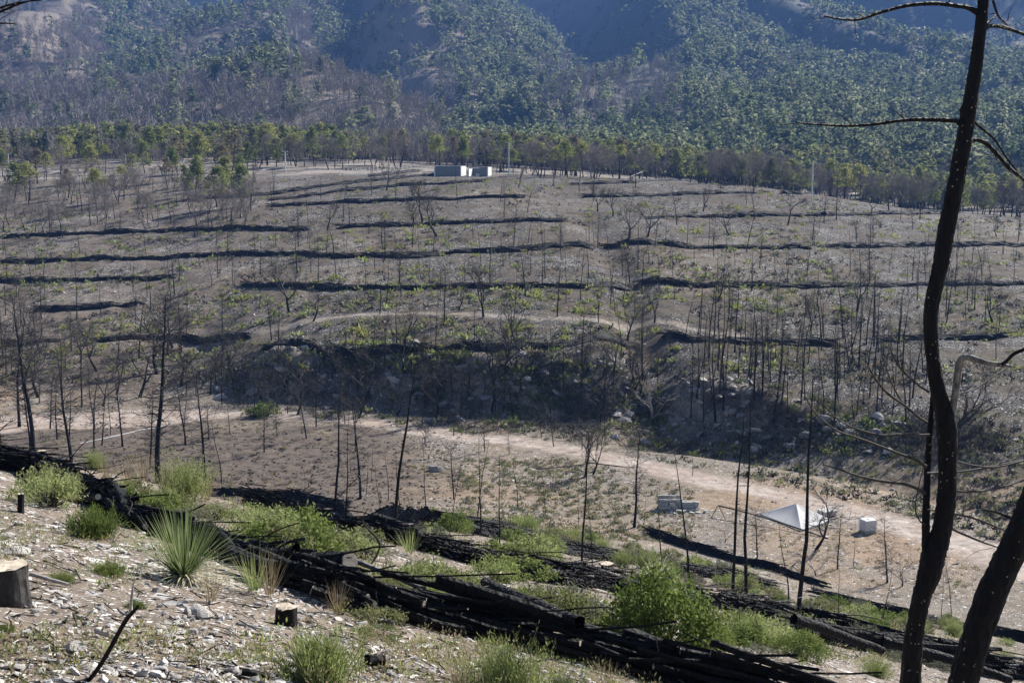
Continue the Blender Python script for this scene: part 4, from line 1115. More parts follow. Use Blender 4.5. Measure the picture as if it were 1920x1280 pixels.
# ------------------------------------------------------------------ stones
def ico():
    t = (1 + 5 ** .5) / 2
    V = np.array([(-1, t, 0), (1, t, 0), (-1, -t, 0), (1, -t, 0), (0, -1, t), (0, 1, t), (0, -1, -t), (0, 1, -t), (t, 0, -1), (t, 0, 1), (-t, 0, -1), (-t, 0, 1)], float)
    V /= np.linalg.norm(V[0])
    Fc = np.array([(0, 11, 5), (0, 5, 1), (0, 1, 7), (0, 7, 10), (0, 10, 11), (1, 5, 9), (5, 11, 4), (11, 10, 2), (10, 7, 6), (7, 1, 8), (3, 9, 4), (3, 4, 2), (3, 2, 6), (3, 6, 8), (3, 8, 9), (4, 9, 5), (2, 4, 11), (6, 2, 10), (8, 6, 7), (9, 8, 1)])
    return V, Fc
def subdiv(V, Fc):
    V = list(map(tuple, V)); cache = {}; out = []
    def mid(a, b):
        k = (min(a, b), max(a, b))
        if k not in cache:
            m_ = (np.array(V[a]) + np.array(V[b])) / 2; V.append(tuple(m_ / np.linalg.norm(m_))); cache[k] = len(V) - 1
        return cache[k]
    for a, b, c in Fc:
        ab, bc, ca = mid(a, b), mid(b, c), mid(c, a)
        out += [(a, ab, ca), (b, bc, ab), (c, ca, bc), (ab, bc, ca)]
    return np.array(V), np.array(out)
IV, IF = ico(); IV2, IF2 = subdiv(IV, IF); IV3, IF3 = subdiv(IV2, IF2)
def rock_mesh(name, mat, flat=.6, sub=2):
    V, Fc = (IV2, IF2) if sub == 1 else (IV3, IF3)
    V = V.copy()
    for _ in range(9):                                   # knock flat facets off a ball, as broken limestone has
        n = unit(rng.normal(size=3)); dd = .45 + .4 * rng.random(); ex = V @ n - dd
        V = V - np.clip(ex, 0, None)[:, None] * n * .92
    V += rng.normal(size=V.shape) * .018
    V *= np.array([1, .75 + .3 * rng.random(), flat])
    mb = MB(); mb.add(V, Fc); return mb.mesh(name, mat)
ROCKM = [rock_mesh("rock", M_ROCK, .45 + .08 * (i % 4), 2) for i in range(7)]
GREYM = [rock_mesh("rock", M_ROCKG, .6, 2) for i in range(3)]
def rock(px, py, wpx, label, group=None, grey=False, name="rock", me=None, sq=1.0):
    p = G(px, py); s = wpx * .5 / FPX * p[1]
    o = bpy.data.objects.new(name, me or pick(GREYM if grey else ROCKM)); COL.objects.link(o)
    o.location = (p[0], p[1], p[2] + s * .18); o.rotation_euler = (rng.normal() * .2, rng.normal() * .2, rng.random() * 6.28); o.scale = (s, s, s * sq)
    tag(o, label, "rock", group); return o
rock(563, 992, 46, "rounded white boulder beside the second barrier's upper end", sq=1.3)
rock(548, 998, 22, "small white rock leaning against the white boulder")
rock(533, 985, 14, "flat white rock on the upslope side of the white boulder")
rock(148, 1222, 52, "big broken white rock behind the forked branch", sq=1.3)
rock(112, 1232, 30, "white rock touching the black burnt root near the bottom left")
rock(815, 883, 32, "grey boulder at the edge of the pitted field", grey=True, sq=1.2)
rock(378, 1158, 62, "broad flat white slab below the spiky plant")
rock(475, 1176, 24, "white angular rock just left of the small stump")
rock(455, 1172, 28, "grey rock, second to the left of the small stump", grey=True)
rock(545, 1180, 14, "little white stone touching the small stump's right side")
rock(497, 1182, 20, "white stone in front of the small stump's left side")
rock(722, 1170, 40, "dark rock half hidden under the big barrier", grey=True)
rock(277, 1097, 16, "grey stone at the foot of the spiky plant's left side", grey=True)
rock(298, 1098, 13, "white stone at the foot of the spiky plant's left side")
rock(14, 1010, 34, "white rock at the left edge upslope of the wide stump")
rock(36, 985, 22, "white rock just below the thin charred stub")
rock(30, 1040, 60, "yellowish flat slab behind the wide stump", sq=.5)
rock(1375, 1222, 18, "dark stone in the gravel right of the leafy bush", grey=True)
ROCKS = []
for (px, py, w) in [(62, 1185, 40), (95, 1193, 20), (130, 1185, 24), (160, 1188, 24), (205, 1260, 34), (130, 1200, 26), (60, 1218, 26), (30, 1255, 40), (75, 1262, 30), (250, 1195, 22), (300, 1180, 26), (322, 1188, 30), (345, 1160, 18), (318, 1196, 34), (360, 1188, 26),
                    (400, 1190, 22), (430, 1160, 20), (470, 1250, 22), (440, 1262, 22), (300, 1262, 36), (330, 1272, 24), (370, 1240, 30), (400, 1258, 18), (260, 1230, 18), (672, 1240, 24), (690, 1255, 18), (768, 1232, 20), (775, 1222, 14), (738, 1212, 16), (715, 1214, 12), (660, 1200, 16),
                    (600, 1190, 14), (620, 1200, 18), (590, 1215, 14), (520, 1220, 20), (505, 1200, 16), (460, 1205, 18), (430, 1230, 26), (555, 1205, 14), (810, 1262, 22), (790, 1250, 14), (842, 1245, 14), (730, 1262, 26), (240, 1150, 14), (270, 1140, 18), (120, 1140, 20), (100, 1120, 16), (150, 1160, 22),
                    (190, 1150, 14), (200, 1175, 18), (110, 1170, 22), (70, 1145, 18), (130, 1105, 12), (1340, 1240, 18), (1390, 1232, 16), (1440, 1268, 14), (1320, 1262, 14), (1400, 1208, 12), (1570, 1270, 16), (1480, 1262, 14)]:
    ROCKS.append(rock(px, py, w, "x", "loose pale rocks on the near slope"))
# gravel: too many to count
def gravel(name, label, n, x0, x1, y0, y1, smin, smax, mats, dens=None, sub0=True):
    px = x0 + (x1 - x0) * rng.random(n); py = y0 + (y1 - y0) * rng.random(n) ** .8
    P = land(px, py)
    if dens is not None: P = P[rng.random(n) < dens(P)]
    k = len(P); s = smin + (smax - smin) * rng.random(k) ** 4
    V = IV[None] * (1 + .32 * rng.normal(size=(k, 12, 1)).clip(-1.4, 1.4)) * (s[:, None] * np.stack([np.ones(k), .6 + .5 * rng.random(k), .35 + .4 * rng.random(k)], 1))[:, None, :]
    a = rng.random(k) * 6.283; ca, sa = np.cos(a)[:, None], np.sin(a)[:, None]
    X = V[..., 0] * ca - V[..., 1] * sa; Y = V[..., 0] * sa + V[..., 1] * ca
    t1 = rng.normal(size=(k, 1)) * .25
    W = np.stack([X + P[:, 0:1], Y + P[:, 1:2], V[..., 2] + X * t1 + P[:, 2:3] + (s * .1)[:, None]], -1)
    mb = MB(); mb.V.append(W.reshape(-1, 3).astype(np.float32)); mb.n = k * 12
    m_ = rng.integers(0, len(mats), k)
    for q in range(len(mats)):
        w = np.where(m_ == q)[0]
        mb.F.append(((IF[None] + (w * 12)[:, None, None]).reshape(-1, 3), q))
    return kind(mb.build(name, mats), "stuff", label)
dn = lambda P: np.clip(.35 + 1.5 * fbm(P[:, 0] / 1.8, P[:, 1] / 1.8, 3, 131), .05, 1)
gravel("gravel", "broken white limestone gravel strewn over the near slope", 23000, -120, 2060, 900, 1340, .005, .05, [M_ROCK, M_ROCK, M_ROCK, M_ROCKG], dn)
LP = land(1920 * rng.random(4500), 900 + 390 * rng.random(4500)); LP = LP[LP[:, 1] < 40]
mb = MB(); k = len(LP); a = rng.random(k) * 6.283; L_ = .02 + .16 * rng.random(k) ** 3; dd = np.stack([np.cos(a), np.sin(a), .25 * rng.normal(size=k) - .24 * np.sin(a) - .22 * np.cos(a)], 1) * L_[:, None]
LP[:, 2] += .012; h_ = k * 2 // 3
mb.sticks(LP[:h_] - dd[:h_], LP[:h_] + dd[:h_], .003 + .006 * rng.random(h_), .002, 4, 0); mb.sticks(LP[h_:] - dd[h_:], LP[h_:] + dd[h_:], .0025 + .003 * rng.random(k - h_), .002, 4, 1)
kind(mb.build("litter", [M_CHAR, M_WOOD]), "stuff", "charcoal bits and dead twigs littering the near slope")
gravel("scree", "loose pale stones scattered over the far hillside", 6000, -220, 2140, 340, 760, .06, .32, [M_ROCK, M_ROCKG, M_ROCKG, M_ROCKG], lambda P: np.clip(.25 + 1.6 * fbm(P[:, 0] / 9, P[:, 1] / 9, 3, 137), .02, 1) * (P[:, 1] > 110))
gravel("bank_rocks", "broken rocks weathering out of the eroded bank", 1500, 400, 1700, 640, 850, .12, .7, [M_ROCKG, M_ROCKG, M_ROCK], lambda P: (np.abs(P[:, 1] - np.interp(P[:, 0] / P[:, 1], *T_FOOT) - 3) < 7) * .8)
gravel("valley_stones", "loose stones scattered over the clearing and field", 2500, 0, 1920, 790, 1100, .03, .16, [M_ROCK, M_ROCKG], lambda P: (P[:, 1] > 62) * np.where((P[:, 0] < -3) & (P[:, 1] < 122), .15, .8))

# ------------------------------------------------------------------ shrubs and small plants
def mound(n, w, h, clumps):
    a = rng.random(clumps) * 6.283; rr = np.sqrt(rng.random(clumps)); z = (1 - rr ** 2) ** .5
    C = np.stack([rr * np.cos(a) * w, rr * np.sin(a) * w, h * (.15 + .8 * z * (.35 + .65 * rng.random(clumps)))], 1)
    k = rng.integers(0, clumps, n)
    P = C[k] + rng.normal(size=(n, 3)) * np.array([.10 * w, .10 * w, .10 * h]); P[:, 2] = np.abs(P[:, 2])
    return P
def leafy_bush(w, h, n, L, mat, clumps=70, name="leafy_bush", aspect=.45):
    root = thing(name, "x", "bush")
    P = mound(n, w, h, clumps)
    c = MB(); c.leaves(P, L * (.7 + .6 * rng.random(n)), L * aspect, up=np.array([0, 0, .5]), spread=1.0); c.build("foliage", mat, root)
    m_ = MB(); k = rng.integers(0, n, 34)
    for q in k: m_.tube(bent((rng.normal() * .05, rng.normal() * .05, -.05), P[q] + np.array([0, 0, .1]), float(np.linalg.norm(P[q])) * .95, 4, 0, .08), np.linspace(.012, .004, 5), 4, cap=False)
    m_.build("stems", M_TWIG, root); return root
def feathery_bush(w, h, stems, mat, per=26, L=.022, name="feathery_bush"):
    root = thing(name, "x", "bush"); m_ = MB(); P = []; Dd = []
    for _ in range(stems):
        a = rng.random() * 6.283; t = rng.random() ** .7
        b = bent((rng.normal() * w * .25, rng.normal() * w * .25, -.03), (math.cos(a) * t * w / h * 1.1, math.sin(a) * t * w / h * 1.1, 1), h * (.6 + .45 * rng.random()) * (1.05 - .25 * t), 5, .02, .09)
        m_.tube(b, np.linspace(.005, .0015, 6), 3, cap=False)
        f = .2 + .8 * rng.random(per); i = np.minimum((f * 5).astype(int), 4); g = (f * 5 - i)[:, None]
        P.append(b[i] * (1 - g) + b[i + 1] * g + rng.normal(size=(per, 3)) * .02 * (w / .4)); Dd.append(b[i + 1] - b[i])
    P = np.vstack(P); Dd = np.vstack(Dd); Dd /= np.linalg.norm(Dd, axis=1)[:, None]
    c = MB(); c.leaves(P, L * (.6 + .9 * rng.random(len(P))), L * .17, up=Dd * 1.2, spread=.6); c.build("foliage", mat, root)
    m_.build("stems", mat, root); return root
def blades(root, name, n, L, W, lo, hi, mat, droop=.25, r0=.02, segs=5):
    """A rosette of narrow blades."""
    mb = MB()
    for _ in range(n):
        a = rng.random() * 6.283; el = lo + (hi - lo) * rng.random()
        d = np.array([math.cos(a) * math.cos(el), math.sin(a) * math.cos(el), math.sin(el)])
        l = L * (.7 + .4 * rng.random()); sdv = np.array([-math.sin(a), math.cos(a), 0])
        q = np.array([math.cos(a) * r0, math.sin(a) * r0, .03 + rng.random() * r0]); V = []
        for k in range(segs + 1):
            t = k / segs; w = W * (1 - t) ** .55 if k < segs else .0006
            V += [q - sdv * w, q + sdv * w]
            d = unit(d + np.array([0, 0, -droop * l / segs * (1.4 if el < .6 else .6)]) + rng.normal(size=3) * .015); q = q + d * l / segs
        k = np.arange(segs) * 2
        mb.add(np.array(V), np.stack([k, k + 1, k + 3, k + 2], 1))
    return mb.build(name, mat, root)
sot = thing("sotol_plant", "spiky rosette plant of long narrow green blades on white stones", "plant", G(345, 1086), 0, None, .86)
blades(sot, "green_blades", 230, .82, .009, .35, 1.5, M_SOTOL, .22, .06)
blades(sot, "dry_blades", 110, .80, .009, -.05, .38, M_SOTDRY, .5, .06)
ag = thing("small_yucca", "small pale spiky rosette beside the second barrier", "plant", G(1231, 1090))
blades(ag, "green_blades", 60, .85, .014, .1, 1.45, M_SOTDRY, .2, .05)
y2 = thing("small_yucca", "green spiky rosette in the grass before the forked trunk", "plant", G(1640, 1185))
blades(y2, "green_blades", 60, .6, .012, .2, 1.45, M_SOTOL, .2, .05)

LB = leafy_bush(.72, .95, 6500, .034, M_LEAF, 110)
FBIG = feathery_bush(.30, .42, 210, M_FEATH, 40, .020)
FTALL = feathery_bush(.55, .85, 150, M_FEATH, 44, .026)
FDK = feathery_bush(.5, .55, 210, M_LEAF, 34, .026, "green_bush")
HB1 = leafy_bush(.4, .38, 1300, .028, M_HERB, 45, "herb_clump", .35)
HB2 = leafy_bush(.5, .55, 1600, .032, M_FEATH, 50, "low_shrub", .3)
HB3 = leafy_bush(.45, .45, 1500, .03, M_LEAF, 40, "small_shrub", .4)
SG = leafy_bush(.5, .5, 1100, .034, M_SAGE, 40, "sage_shrub", .3)
def bush(proto, px, py, wpx, w0, label, group=None, sz=1.0):
    p = G(px, py); s = wpx * .5 / FPX * p[1] / w0
    return place(proto, (p[0], p[1], p[2] - .03), rng.random() * 6.28, s=(s, s, s * sz), label=label, group=group)
bush(LB, 1240, 1232, 228, .72, "largest leafy round bush growing against the big barrier", sz=1.2)
bush(LB, 1325, 1215, 110, .72, "smaller leafy bush joined to the largest one's right flank", sz=.8)
bush(LB, 1500, 1232, 110, .72, "leafy bush before the long straight black log", sz=.75)
bush(LB, 1400, 1205, 75, .72, "small leafy bush under the second barrier, left of the long log", sz=.8)
bush(FBIG, 596, 1278, 185, .32, "round feathery light green bush on the stones at bottom centre", sz=1.05)
bush(FTALL, 955, 1312, 225, .6, "tall feathery green bush in front of the big barrier's logs")
bush(FTALL, 1045, 1312, 140, .6, "feathery green bush right beside the tallest one at the bottom", sz=.8)
bush(FDK, 178, 1005, 150, .55, "wide green bush hiding the big barrier left of the spiky plant", sz=1.0)
bush(FTALL, 345, 935, 140, .6, "bright green tall bush upslope beyond the big barrier")
bush(FTALL, 178, 882, 60, .6, "slim bright green bush behind the big barrier's upper end", sz=1.2)
bush(FDK, 115, 1088, 90, .55, "low green bush between the wide stump and the spiky plant", sz=.6)
bush(FDK, 200, 1075, 110, .55, "scruffy green bush left of the spiky plant", sz=.6)
bush(FDK, 255, 1140, 70, .55, "small dark green bush behind the forked branch's tip", sz=.8)
bush(FDK, 8, 1180, 60, .55, "green bush under the wide stump at the left edge", sz=.8)
bush(HB2, 505, 1000, 120, .5, "bright low shrub left of the white boulder", sz=.9)
bush(HB2, 455, 985, 110, .5, "bright low shrub beyond the spiky plant's tips", sz=.8)
bush(HB3, 680, 1028, 70, .45, "small green shrub at the second barrier left of the bent sapling")
bush(HB3, 655, 1040, 60, .45, "lower green shrub in front of the one by the bent sapling")
bush(HB2, 800, 1018, 80, .5, "yellow green shrub behind the second barrier right of the dark snag")
bush(HB2, 925, 1092, 110, .5, "bright green shrub behind the brown split stump")
bush(HB3, 1090, 1168, 80, .45, "green shrub at the tip of the jutting log")
bush(HB1, 700, 1190, 100, .4, "creeping green herb patch under the big barrier's front", sz=.5)
bush(HB1, 735, 1203, 80, .4, "second creeping herb patch in the big barrier's shade", sz=.45)
bush(HB3, 498, 780, 60, .45, "dark green bush at the hill foot behind the field", sz=.9)
bush(HB3, 475, 782, 45, .45, "dark green bush left of its larger twin behind the field", sz=.9)
SHRUBS = []
def shrub_scatter(n, x0, x1, y0, y1, protos, wmin, wmax, key):
    c = 0; tries = 0
    while c < n and tries < n * 20:
        tries += 1
        px = x0 + (x1 - x0) * rng.random(); py = y0 + (y1 - y0) * rng.random()
        p = G(px, py)
        if p[1] > 62 or p[1] < 11.5: continue
        if min(float(dist_to(Pb, np.array([p[0]]), np.array([p[1]]))[0]) for Pb in BARS[-7:]) < .75: continue
        if float(fbm(np.array([p[0] / 5]), np.array([p[1] / 5]), 2, 151)[0]) < -.12: continue
        pr, w0 = protos[rng.integers(0, len(protos))]
        w = wmin + (wmax - wmin) * rng.random()
        o = place(pr, (p[0], p[1], p[2] - .03), rng.random() * 6.28, s=(w / w0, w / w0, w / w0 * (.6 + .5 * rng.random())))
        SHRUBS.append((o, key)); c += 1
MIX = [(HB1, .4), (HB2, .5), (HB3, .45), (HB1, .4), (FTALL, .6), (SG, .5), (SG, .5)]
shrub_scatter(26, 700, 1120, 1040, 1175, MIX, .25, .6, "between the two nearest barriers")
shrub_scatter(36, 480, 1000, 935, 1045, MIX, .3, .7, "between the second and third barriers")
shrub_scatter(54, 960, 1420, 1010, 1130, MIX, .3, .75, "on the slope below the block stack")
shrub_scatter(54, 1380, 1920, 1070, 1210, MIX, .3, .75, "on the slope below the tent")
shrub_scatter(16, 1080, 1920, 1200, 1275, MIX, .25, .5, "on the gravel in the lower right corner")
shrub_scatter(14, 60, 480, 870, 985, MIX, .25, .55, "upslope along the big barrier")
TG = thing("grass_tuft", "x", "grass tuft"); blades(TG, "blades", 55, .5, .004, .8, 1.5, M_DRY, .35, .05)
GG = thing("grass_tuft", "x", "grass tuft"); blades(GG, "blades", 60, .42, .004, .7, 1.5, M_FEATH, .4, .05)
for pr, px, py, s, lab in [(GG, 478, 1112, 1.0, "green grass tuft growing before the big barrier's logs"), (TG, 505, 1118, .8, "straw grass tuft at the spiky plant's right"), (TG, 632, 1150, .6, "pale grass tuft under the sawn log end"), (GG, 768, 1040, 1.2, "pale green grass tuft at the second barrier"), (TG, 270, 905, 1.3, "tall tan grass tuft upslope by the lone burnt pine"),
                           (TG, 240, 915, 1.2, "tan grass tuft left of the tallest upslope tuft"), (TG, 200, 905, 1.0, "low tan grass tuft upslope near the slim bush"), (TG, 310, 925, 1.1, "tan grass tuft just right of the lone burnt pine"), (TG, 390, 940, 1.0, "tan grass tuft by the black stump stub"), (TG, 860, 1296, .55, "tan grass stalks at the bottom edge by the feathery bush"),
                           (TG, 1135, 1300, .55, "brown grass stalks at the bottom edge under the big barrier"), (TG, 395, 1130, .7, "dry grass tuft below the spiky plant's drooping blades")]:
    p = G(px, py); place(pr, (p[0], p[1], p[2] - .02), rng.random() * 6, s=s, label=lab)

def tufts(name, label, P, smin, smax, per, L, mats, flat=.7, up=None):
    k = len(P); s = smin + (smax - smin) * rng.random(k) ** 1.5; m_ = rng.integers(0, len(mats), k); mb = MB()
    for q in range(len(mats)):
        w = m_ == q
        C = np.repeat(P[w], per, 0); S = np.repeat(s[w], per)
        o = rng.normal(size=(len(C), 3)); o /= np.linalg.norm(o, axis=1)[:, None]; o *= (rng.random((len(C), 1)) ** .5)
        o[:, 2] = np.abs(o[:, 2]) * flat
        mb.leaves(C + o * S[:, None], S * L * (.6 + .8 * rng.random(len(C))), S * L * .4, up=o + np.array([0, 0, .35]), spread=.5, mi=q)
    return kind(mb.build(name, mats), "stuff", label)
def pick_land(n, x0, x1, y0, y1, cond, sc_, seed, bias=0.0):
    P = land(x0 + (x1 - x0) * rng.random(n), y0 + (y1 - y0) * rng.random(n))
    f = fbm(P[:, 0] / sc_, P[:, 1] / sc_, 3, seed) + bias
    return P[(rng.random(n) < np.clip(.35 + 1.6 * f, .02, 1)) & cond(P)]
hillc = lambda P: (dist_to(HILLPATH, P[:, 0], P[:, 1]) > 2.2) & (P[:, 1] > 112) & (P[:, 1] < 300) & (np.interp((P[:, 0] / P[:, 1]), *T_FOOT) < P[:, 1])
tufts("hillside_shrubs", "small yellow green shrubs dotted all over the far hillside", pick_land(9000, -220, 2140, 335, 700, hillc, 12, 161), .22, .95, 18, .34, [M_YGRN, M_HERB, M_YGRN, M_SAGE, M_FEATH])
tufts("hillside_undergrowth", "low grey and dry undergrowth spread over the far hillside", pick_land(24000, -220, 2140, 335, 720, hillc, 9, 163), .18, .75, 9, .32, [M_SAGE, M_DRY, M_TWIG, M_TWIG, M_SAGE])
valc = lambda P: (P[:, 1] > 58) & (P[:, 1] < 125) & (dist_to(ROAD, P[:, 0], P[:, 1]) > 2.6)
tufts("valley_scrub", "grey green sage scrub patches on the clearing", pick_land(3000, 860, 1300, 860, 1015, valc, 7, 167, .1), .12, .38, 16, .35, [M_SAGE, M_SAGE, M_HERB, M_DRY])
tufts("roadside_scrub", "tangled scrub along the gully beside the dirt road", pick_land(4000, 880, 2100, 770, 1010, lambda P: valc(P) & (P[:, 1] > np.interp(P[:, 0], ROAD[:, 0], ROAD[:, 1])), 6, 169, .15), .18, .6, 18, .33, [M_SAGE, M_HERB, M_SAGE, M_TWIG])
tufts("clearing_grass", "sparse dry grass and weeds on the clearing", pick_land(2500, 1150, 2120, 850, 1130, valc, 5, 191, .0), .08, .26, 14, .34, [M_DRY, M_HERB, M_SAGE, M_DRY])
M_CLOD = simple("dug_soil", (.06, .048, .04), (.17, .135, .11), 5, .95, .4)
gravel("soil_clods", "clods of dug soil strewn over the pitted field", 5000, 150, 880, 790, 960, .04, .16, [M_CLOD], lambda P: (P[:, 1] > 60) & (P[:, 0] < -2) & (P[:, 1] < 120))
tufts("field_edge_grass", "dry grass along the edge of the pitted field", pick_land(2600, 0, 900, 745, 960, valc, 6, 171, -.1), .1, .3, 12, .4, [M_DRY, M_SAGE, M_HERB])
nearc = lambda P: (P[:, 1] < 64)
tufts("slope_grass", "thin mixed grass and weeds on the near slope", pick_land(9500, -120, 2060, 860, 1330, nearc, 3.2, 173, 0), .04, .15, 34, .13, [M_HERB, M_DRY, M_YGRN, M_FEATH, M_DRY], 1.0)
tufts("slope_weeds", "green weeds between the barriers of the near slope", pick_land(9000, 380, 2100, 915, 1240, lambda P: (P[:, 1] > 17) & (P[:, 1] < 62), 3.5, 175, .02), .10, .30, 30, .15, [M_HERB, M_DRY, M_SAGE, M_HERB, M_YGRN], 1.0)
# burnt thicket on the shaded bank: a tangle of bare stems
P = pick_land(1500, 400, 1900, 650, 850, lambda P: (np.abs(P[:, 1] - np.interp(P[:, 0] / P[:, 1], *T_FOOT) - 3) < 10), 6, 177, .15)
mb = MB(); k = 14; C = np.repeat(P, k, 0); hgt = np.repeat(.5 + 1.5 * rng.random(len(P)), k)
A = C + rng.normal(size=C.shape) * np.array([.35, .35, .0]); d = rng.normal(size=C.shape) * np.array([.6, .6, .25]) + np.array([0, 0, .8]); B = A + d * hgt[:, None]
mb.sticks(A, B, .014, .005, 3); A2 = A + (B - A) * .5; mb.sticks(A2, A2 + rng.normal(size=A2.shape) * .35 * hgt[:, None], .008, .003, 3)
kind(mb.build("bank_thicket", M_TWIG), "stuff", "tangle of bare burnt stems along the shaded bank")
tufts("bank_shrubs", "dull green shrubs clinging to the shaded bank", pick_land(1900, 420, 1700, 650, 860, lambda P: (np.abs(P[:, 1] - np.interp(P[:, 0] / P[:, 1], *T_FOOT) - 2) < 9), 6, 179, .05), .3, .9, 22, .3, [M_SAGE, M_HERB, M_LEAF])

# ------------------------------------------------------------------ the clearing's tent, tank, blocks and boards
def tent():
    p = [G(1425, 966), G(1502, 996), G(1560, 978)]
    c4 = p[0] + p[2] - p[1]; c4[2] = float(ground(c4[0], c4[1])); Q = [p[0], p[1], p[2], c4]
    ctr = sum(Q) / 4; root = thing("canopy_tent", "white pyramid canopy sagging low on the clearing", "tent", ctr)
    apex = ctr + np.array([0, 0, 1.06]); n = 10; mb = MB()
    for k in range(4):
        a, b = Q[k] + [0, 0, .14], Q[(k + 1) % 4] + [0, 0, .14]; V = []
        for i in range(n + 1):
            for j in range(n + 1):
                t, s_ = i / n, j / n
                e = a + (b - a) * s_; q = e + (apex - e) * t
                sag = .09 * math.sin(math.pi * t) * math.sin(math.pi * s_) + .03 * math.sin(s_ * 9 + k + 3 * t) * (1 - t) * t
                V.append(q - np.array([0, 0, sag]) - ctr)
        i0 = (np.arange(n)[:, None] * (n + 1) + np.arange(n)[None]).ravel()
        mb.add(V, np.stack([i0, i0 + 1, i0 + n + 2, i0 + n + 1], 1))
        low = [a - ctr, b - ctr, b - ctr - [0, 0, .12], a - ctr - [0, 0, .12]]
        mb.add(low, [(3, 2, 1, 0)])
    mb.build("canopy", M_CANVAS, root, True)
    fr = MB()
    for q in Q: fr.sticks([q - ctr], [q - ctr + [0, 0, .16]], .03, .03, 6); 
    fr.build("frame_foot", M_METAL, root)
    for k in range(4): MB().tube([Q[k] - ctr + [0, 0, .12], Q[(k + 1) % 4] - ctr + [0, 0, .12]], .02, 6).build("edge_rail", M_METAL, root)
tent()
def tank():
    p = G(1627, 997); root = thing("water_tank", "white cube water tank in a wire cage on the clearing", "water tank", p, .35, None, .78)
    b = MB(); b.box((0, 0, .66), (1.14, .96, .92)); o = b.build("tank", M_PLAST, root); o.modifiers.new("b", 'BEVEL').width = .07; o.modifiers["b"].segments = 3
    MB().tube([(0, 0, 1.12), (0, 0, 1.17)], .11, 14).build("lid", M_PLAST, root)
    MB().tube([(0, -.48, .27), (0, -.56, .27)], .04, 8).build("valve", M_METAL, root)
    c = MB()
    for z in (.24, .42, .6, .78, .96, 1.1):
        q = [(-.6, -.51, z), (.6, -.51, z), (.6, .51, z), (-.6, .51, z)]
        c.sticks(q, q[1:] + q[:1], .012, .012, 4)
    for x in np.linspace(-.6, .6, 7): c.sticks([(x, -.51, .16), (x, .51, .16)], [(x, -.51, 1.12), (x, .51, 1.12)], .012, .012, 4)
    for y in np.linspace(-.51, .51, 6)[1:-1]: c.sticks([(-.6, y, .16), (.6, y, .16)], [(-.6, y, 1.12), (.6, y, 1.12)], .012, .012, 4)
    c.build("cage", M_METAL, root)
    w = MB()
    for y in (-.42, 0, .42): w.box((0, y, .05), (1.16, .12, .1))
    w.box((0, 0, .13), (1.18, 1.0, .05)); w.build("pallet", M_WOOD, root)
tank()
def block_mesh():
    mb = MB(); mb.box((0, 0, .1), (.395, .19, .195)); mb.box((-.1, 0, .1985), (.13, .11, .004), mi=1); mb.box((.1, 0, .1985), (.13, .11, .004), mi=1)
    return mb.mesh("block", [M_BLOCK, M_ROCKG])
BM = block_mesh()
c0, c1 = G(1232, 958), G(1300, 958); dirv = unit((c1 - c0) * np.array([1, 1, 0])); sdv = np.array([-dirv[1], dirv[0], 0]); rz = math.atan2(dirv[1], dirv[0])
nb = 0
for row in range(3):
    for layer in range(5 if row == 2 else 4):
        for k in range(7):
            if (layer >= 3 and (k in (4, 5, 6) or row == 0)) or (row == 0 and layer >= 1 and k > 2): continue
            if rng.random() < .08 and layer > 0: continue
            q = c0 + dirv * (.2 + k * .41 + .05 * rng.normal() + .1 * (layer % 2)) + sdv * (row * .32 + .05 * rng.normal())
            o = bpy.data.objects.new("concrete_block", BM); COL.objects.link(o)
            o.location = (q[0], q[1], float(ground(q[0], q[1])) - .02 + layer * .2); o.rotation_euler = (rng.normal() * .03, rng.normal() * .03, rz + rng.normal() * .12)
            tag(o, "grey concrete block in the stack at the clearing's edge", "block", "concrete blocks stacked at the clearing's edge"); nb += 1
for k in range(16):
    q = c0 + dirv * (-.3 + 3.6 * rng.random()) + sdv * (-.2 - .45 * rng.random())
    o = bpy.data.objects.new("concrete_block", BM); COL.objects.link(o)
    o.location = (q[0], q[1], float(ground(q[0], q[1])) - .02); o.rotation_euler = (rng.choice([0, 1.57]), 0, rng.random() * 3)
    tag(o, "grey concrete block fallen loose before the block stack", "block", "loose concrete blocks before the stack")
bd = G(1548, 966)
for k in range(4):
    t = thing("pallet", "whitish wooden pallet, %s from the bottom of the pile behind the tent" % nth(k + 1), "pallet", (bd[0] + .05 * k, bd[1] + .04 * k, bd[2] + .095 * k), .5 + .08 * rng.normal(), "pallets piled behind the tent", .64)
    w = MB()
    for x in np.linspace(-.75, .75, 8): w.box((x, 0, .125), (.14, 1.4, .022))
    w.build("deck", M_CANVAS, t); w = MB()
    for y in (-.62, 0, .62): w.box((0, y, .057), (1.6, .09, .112))
    w.build("bearers", M_WOOD, t)
pl = path([(150, 832), (200, 822), (260, 808), (322, 796)], .8)
MB().tube(pl + [0, 0, .04], .055, 8).build("pipe", M_CONC).name = "white_pipe"
tag(bpy.data.objects["white_pipe"], "thin white pipe lying along the field's upper corner", "pipe")

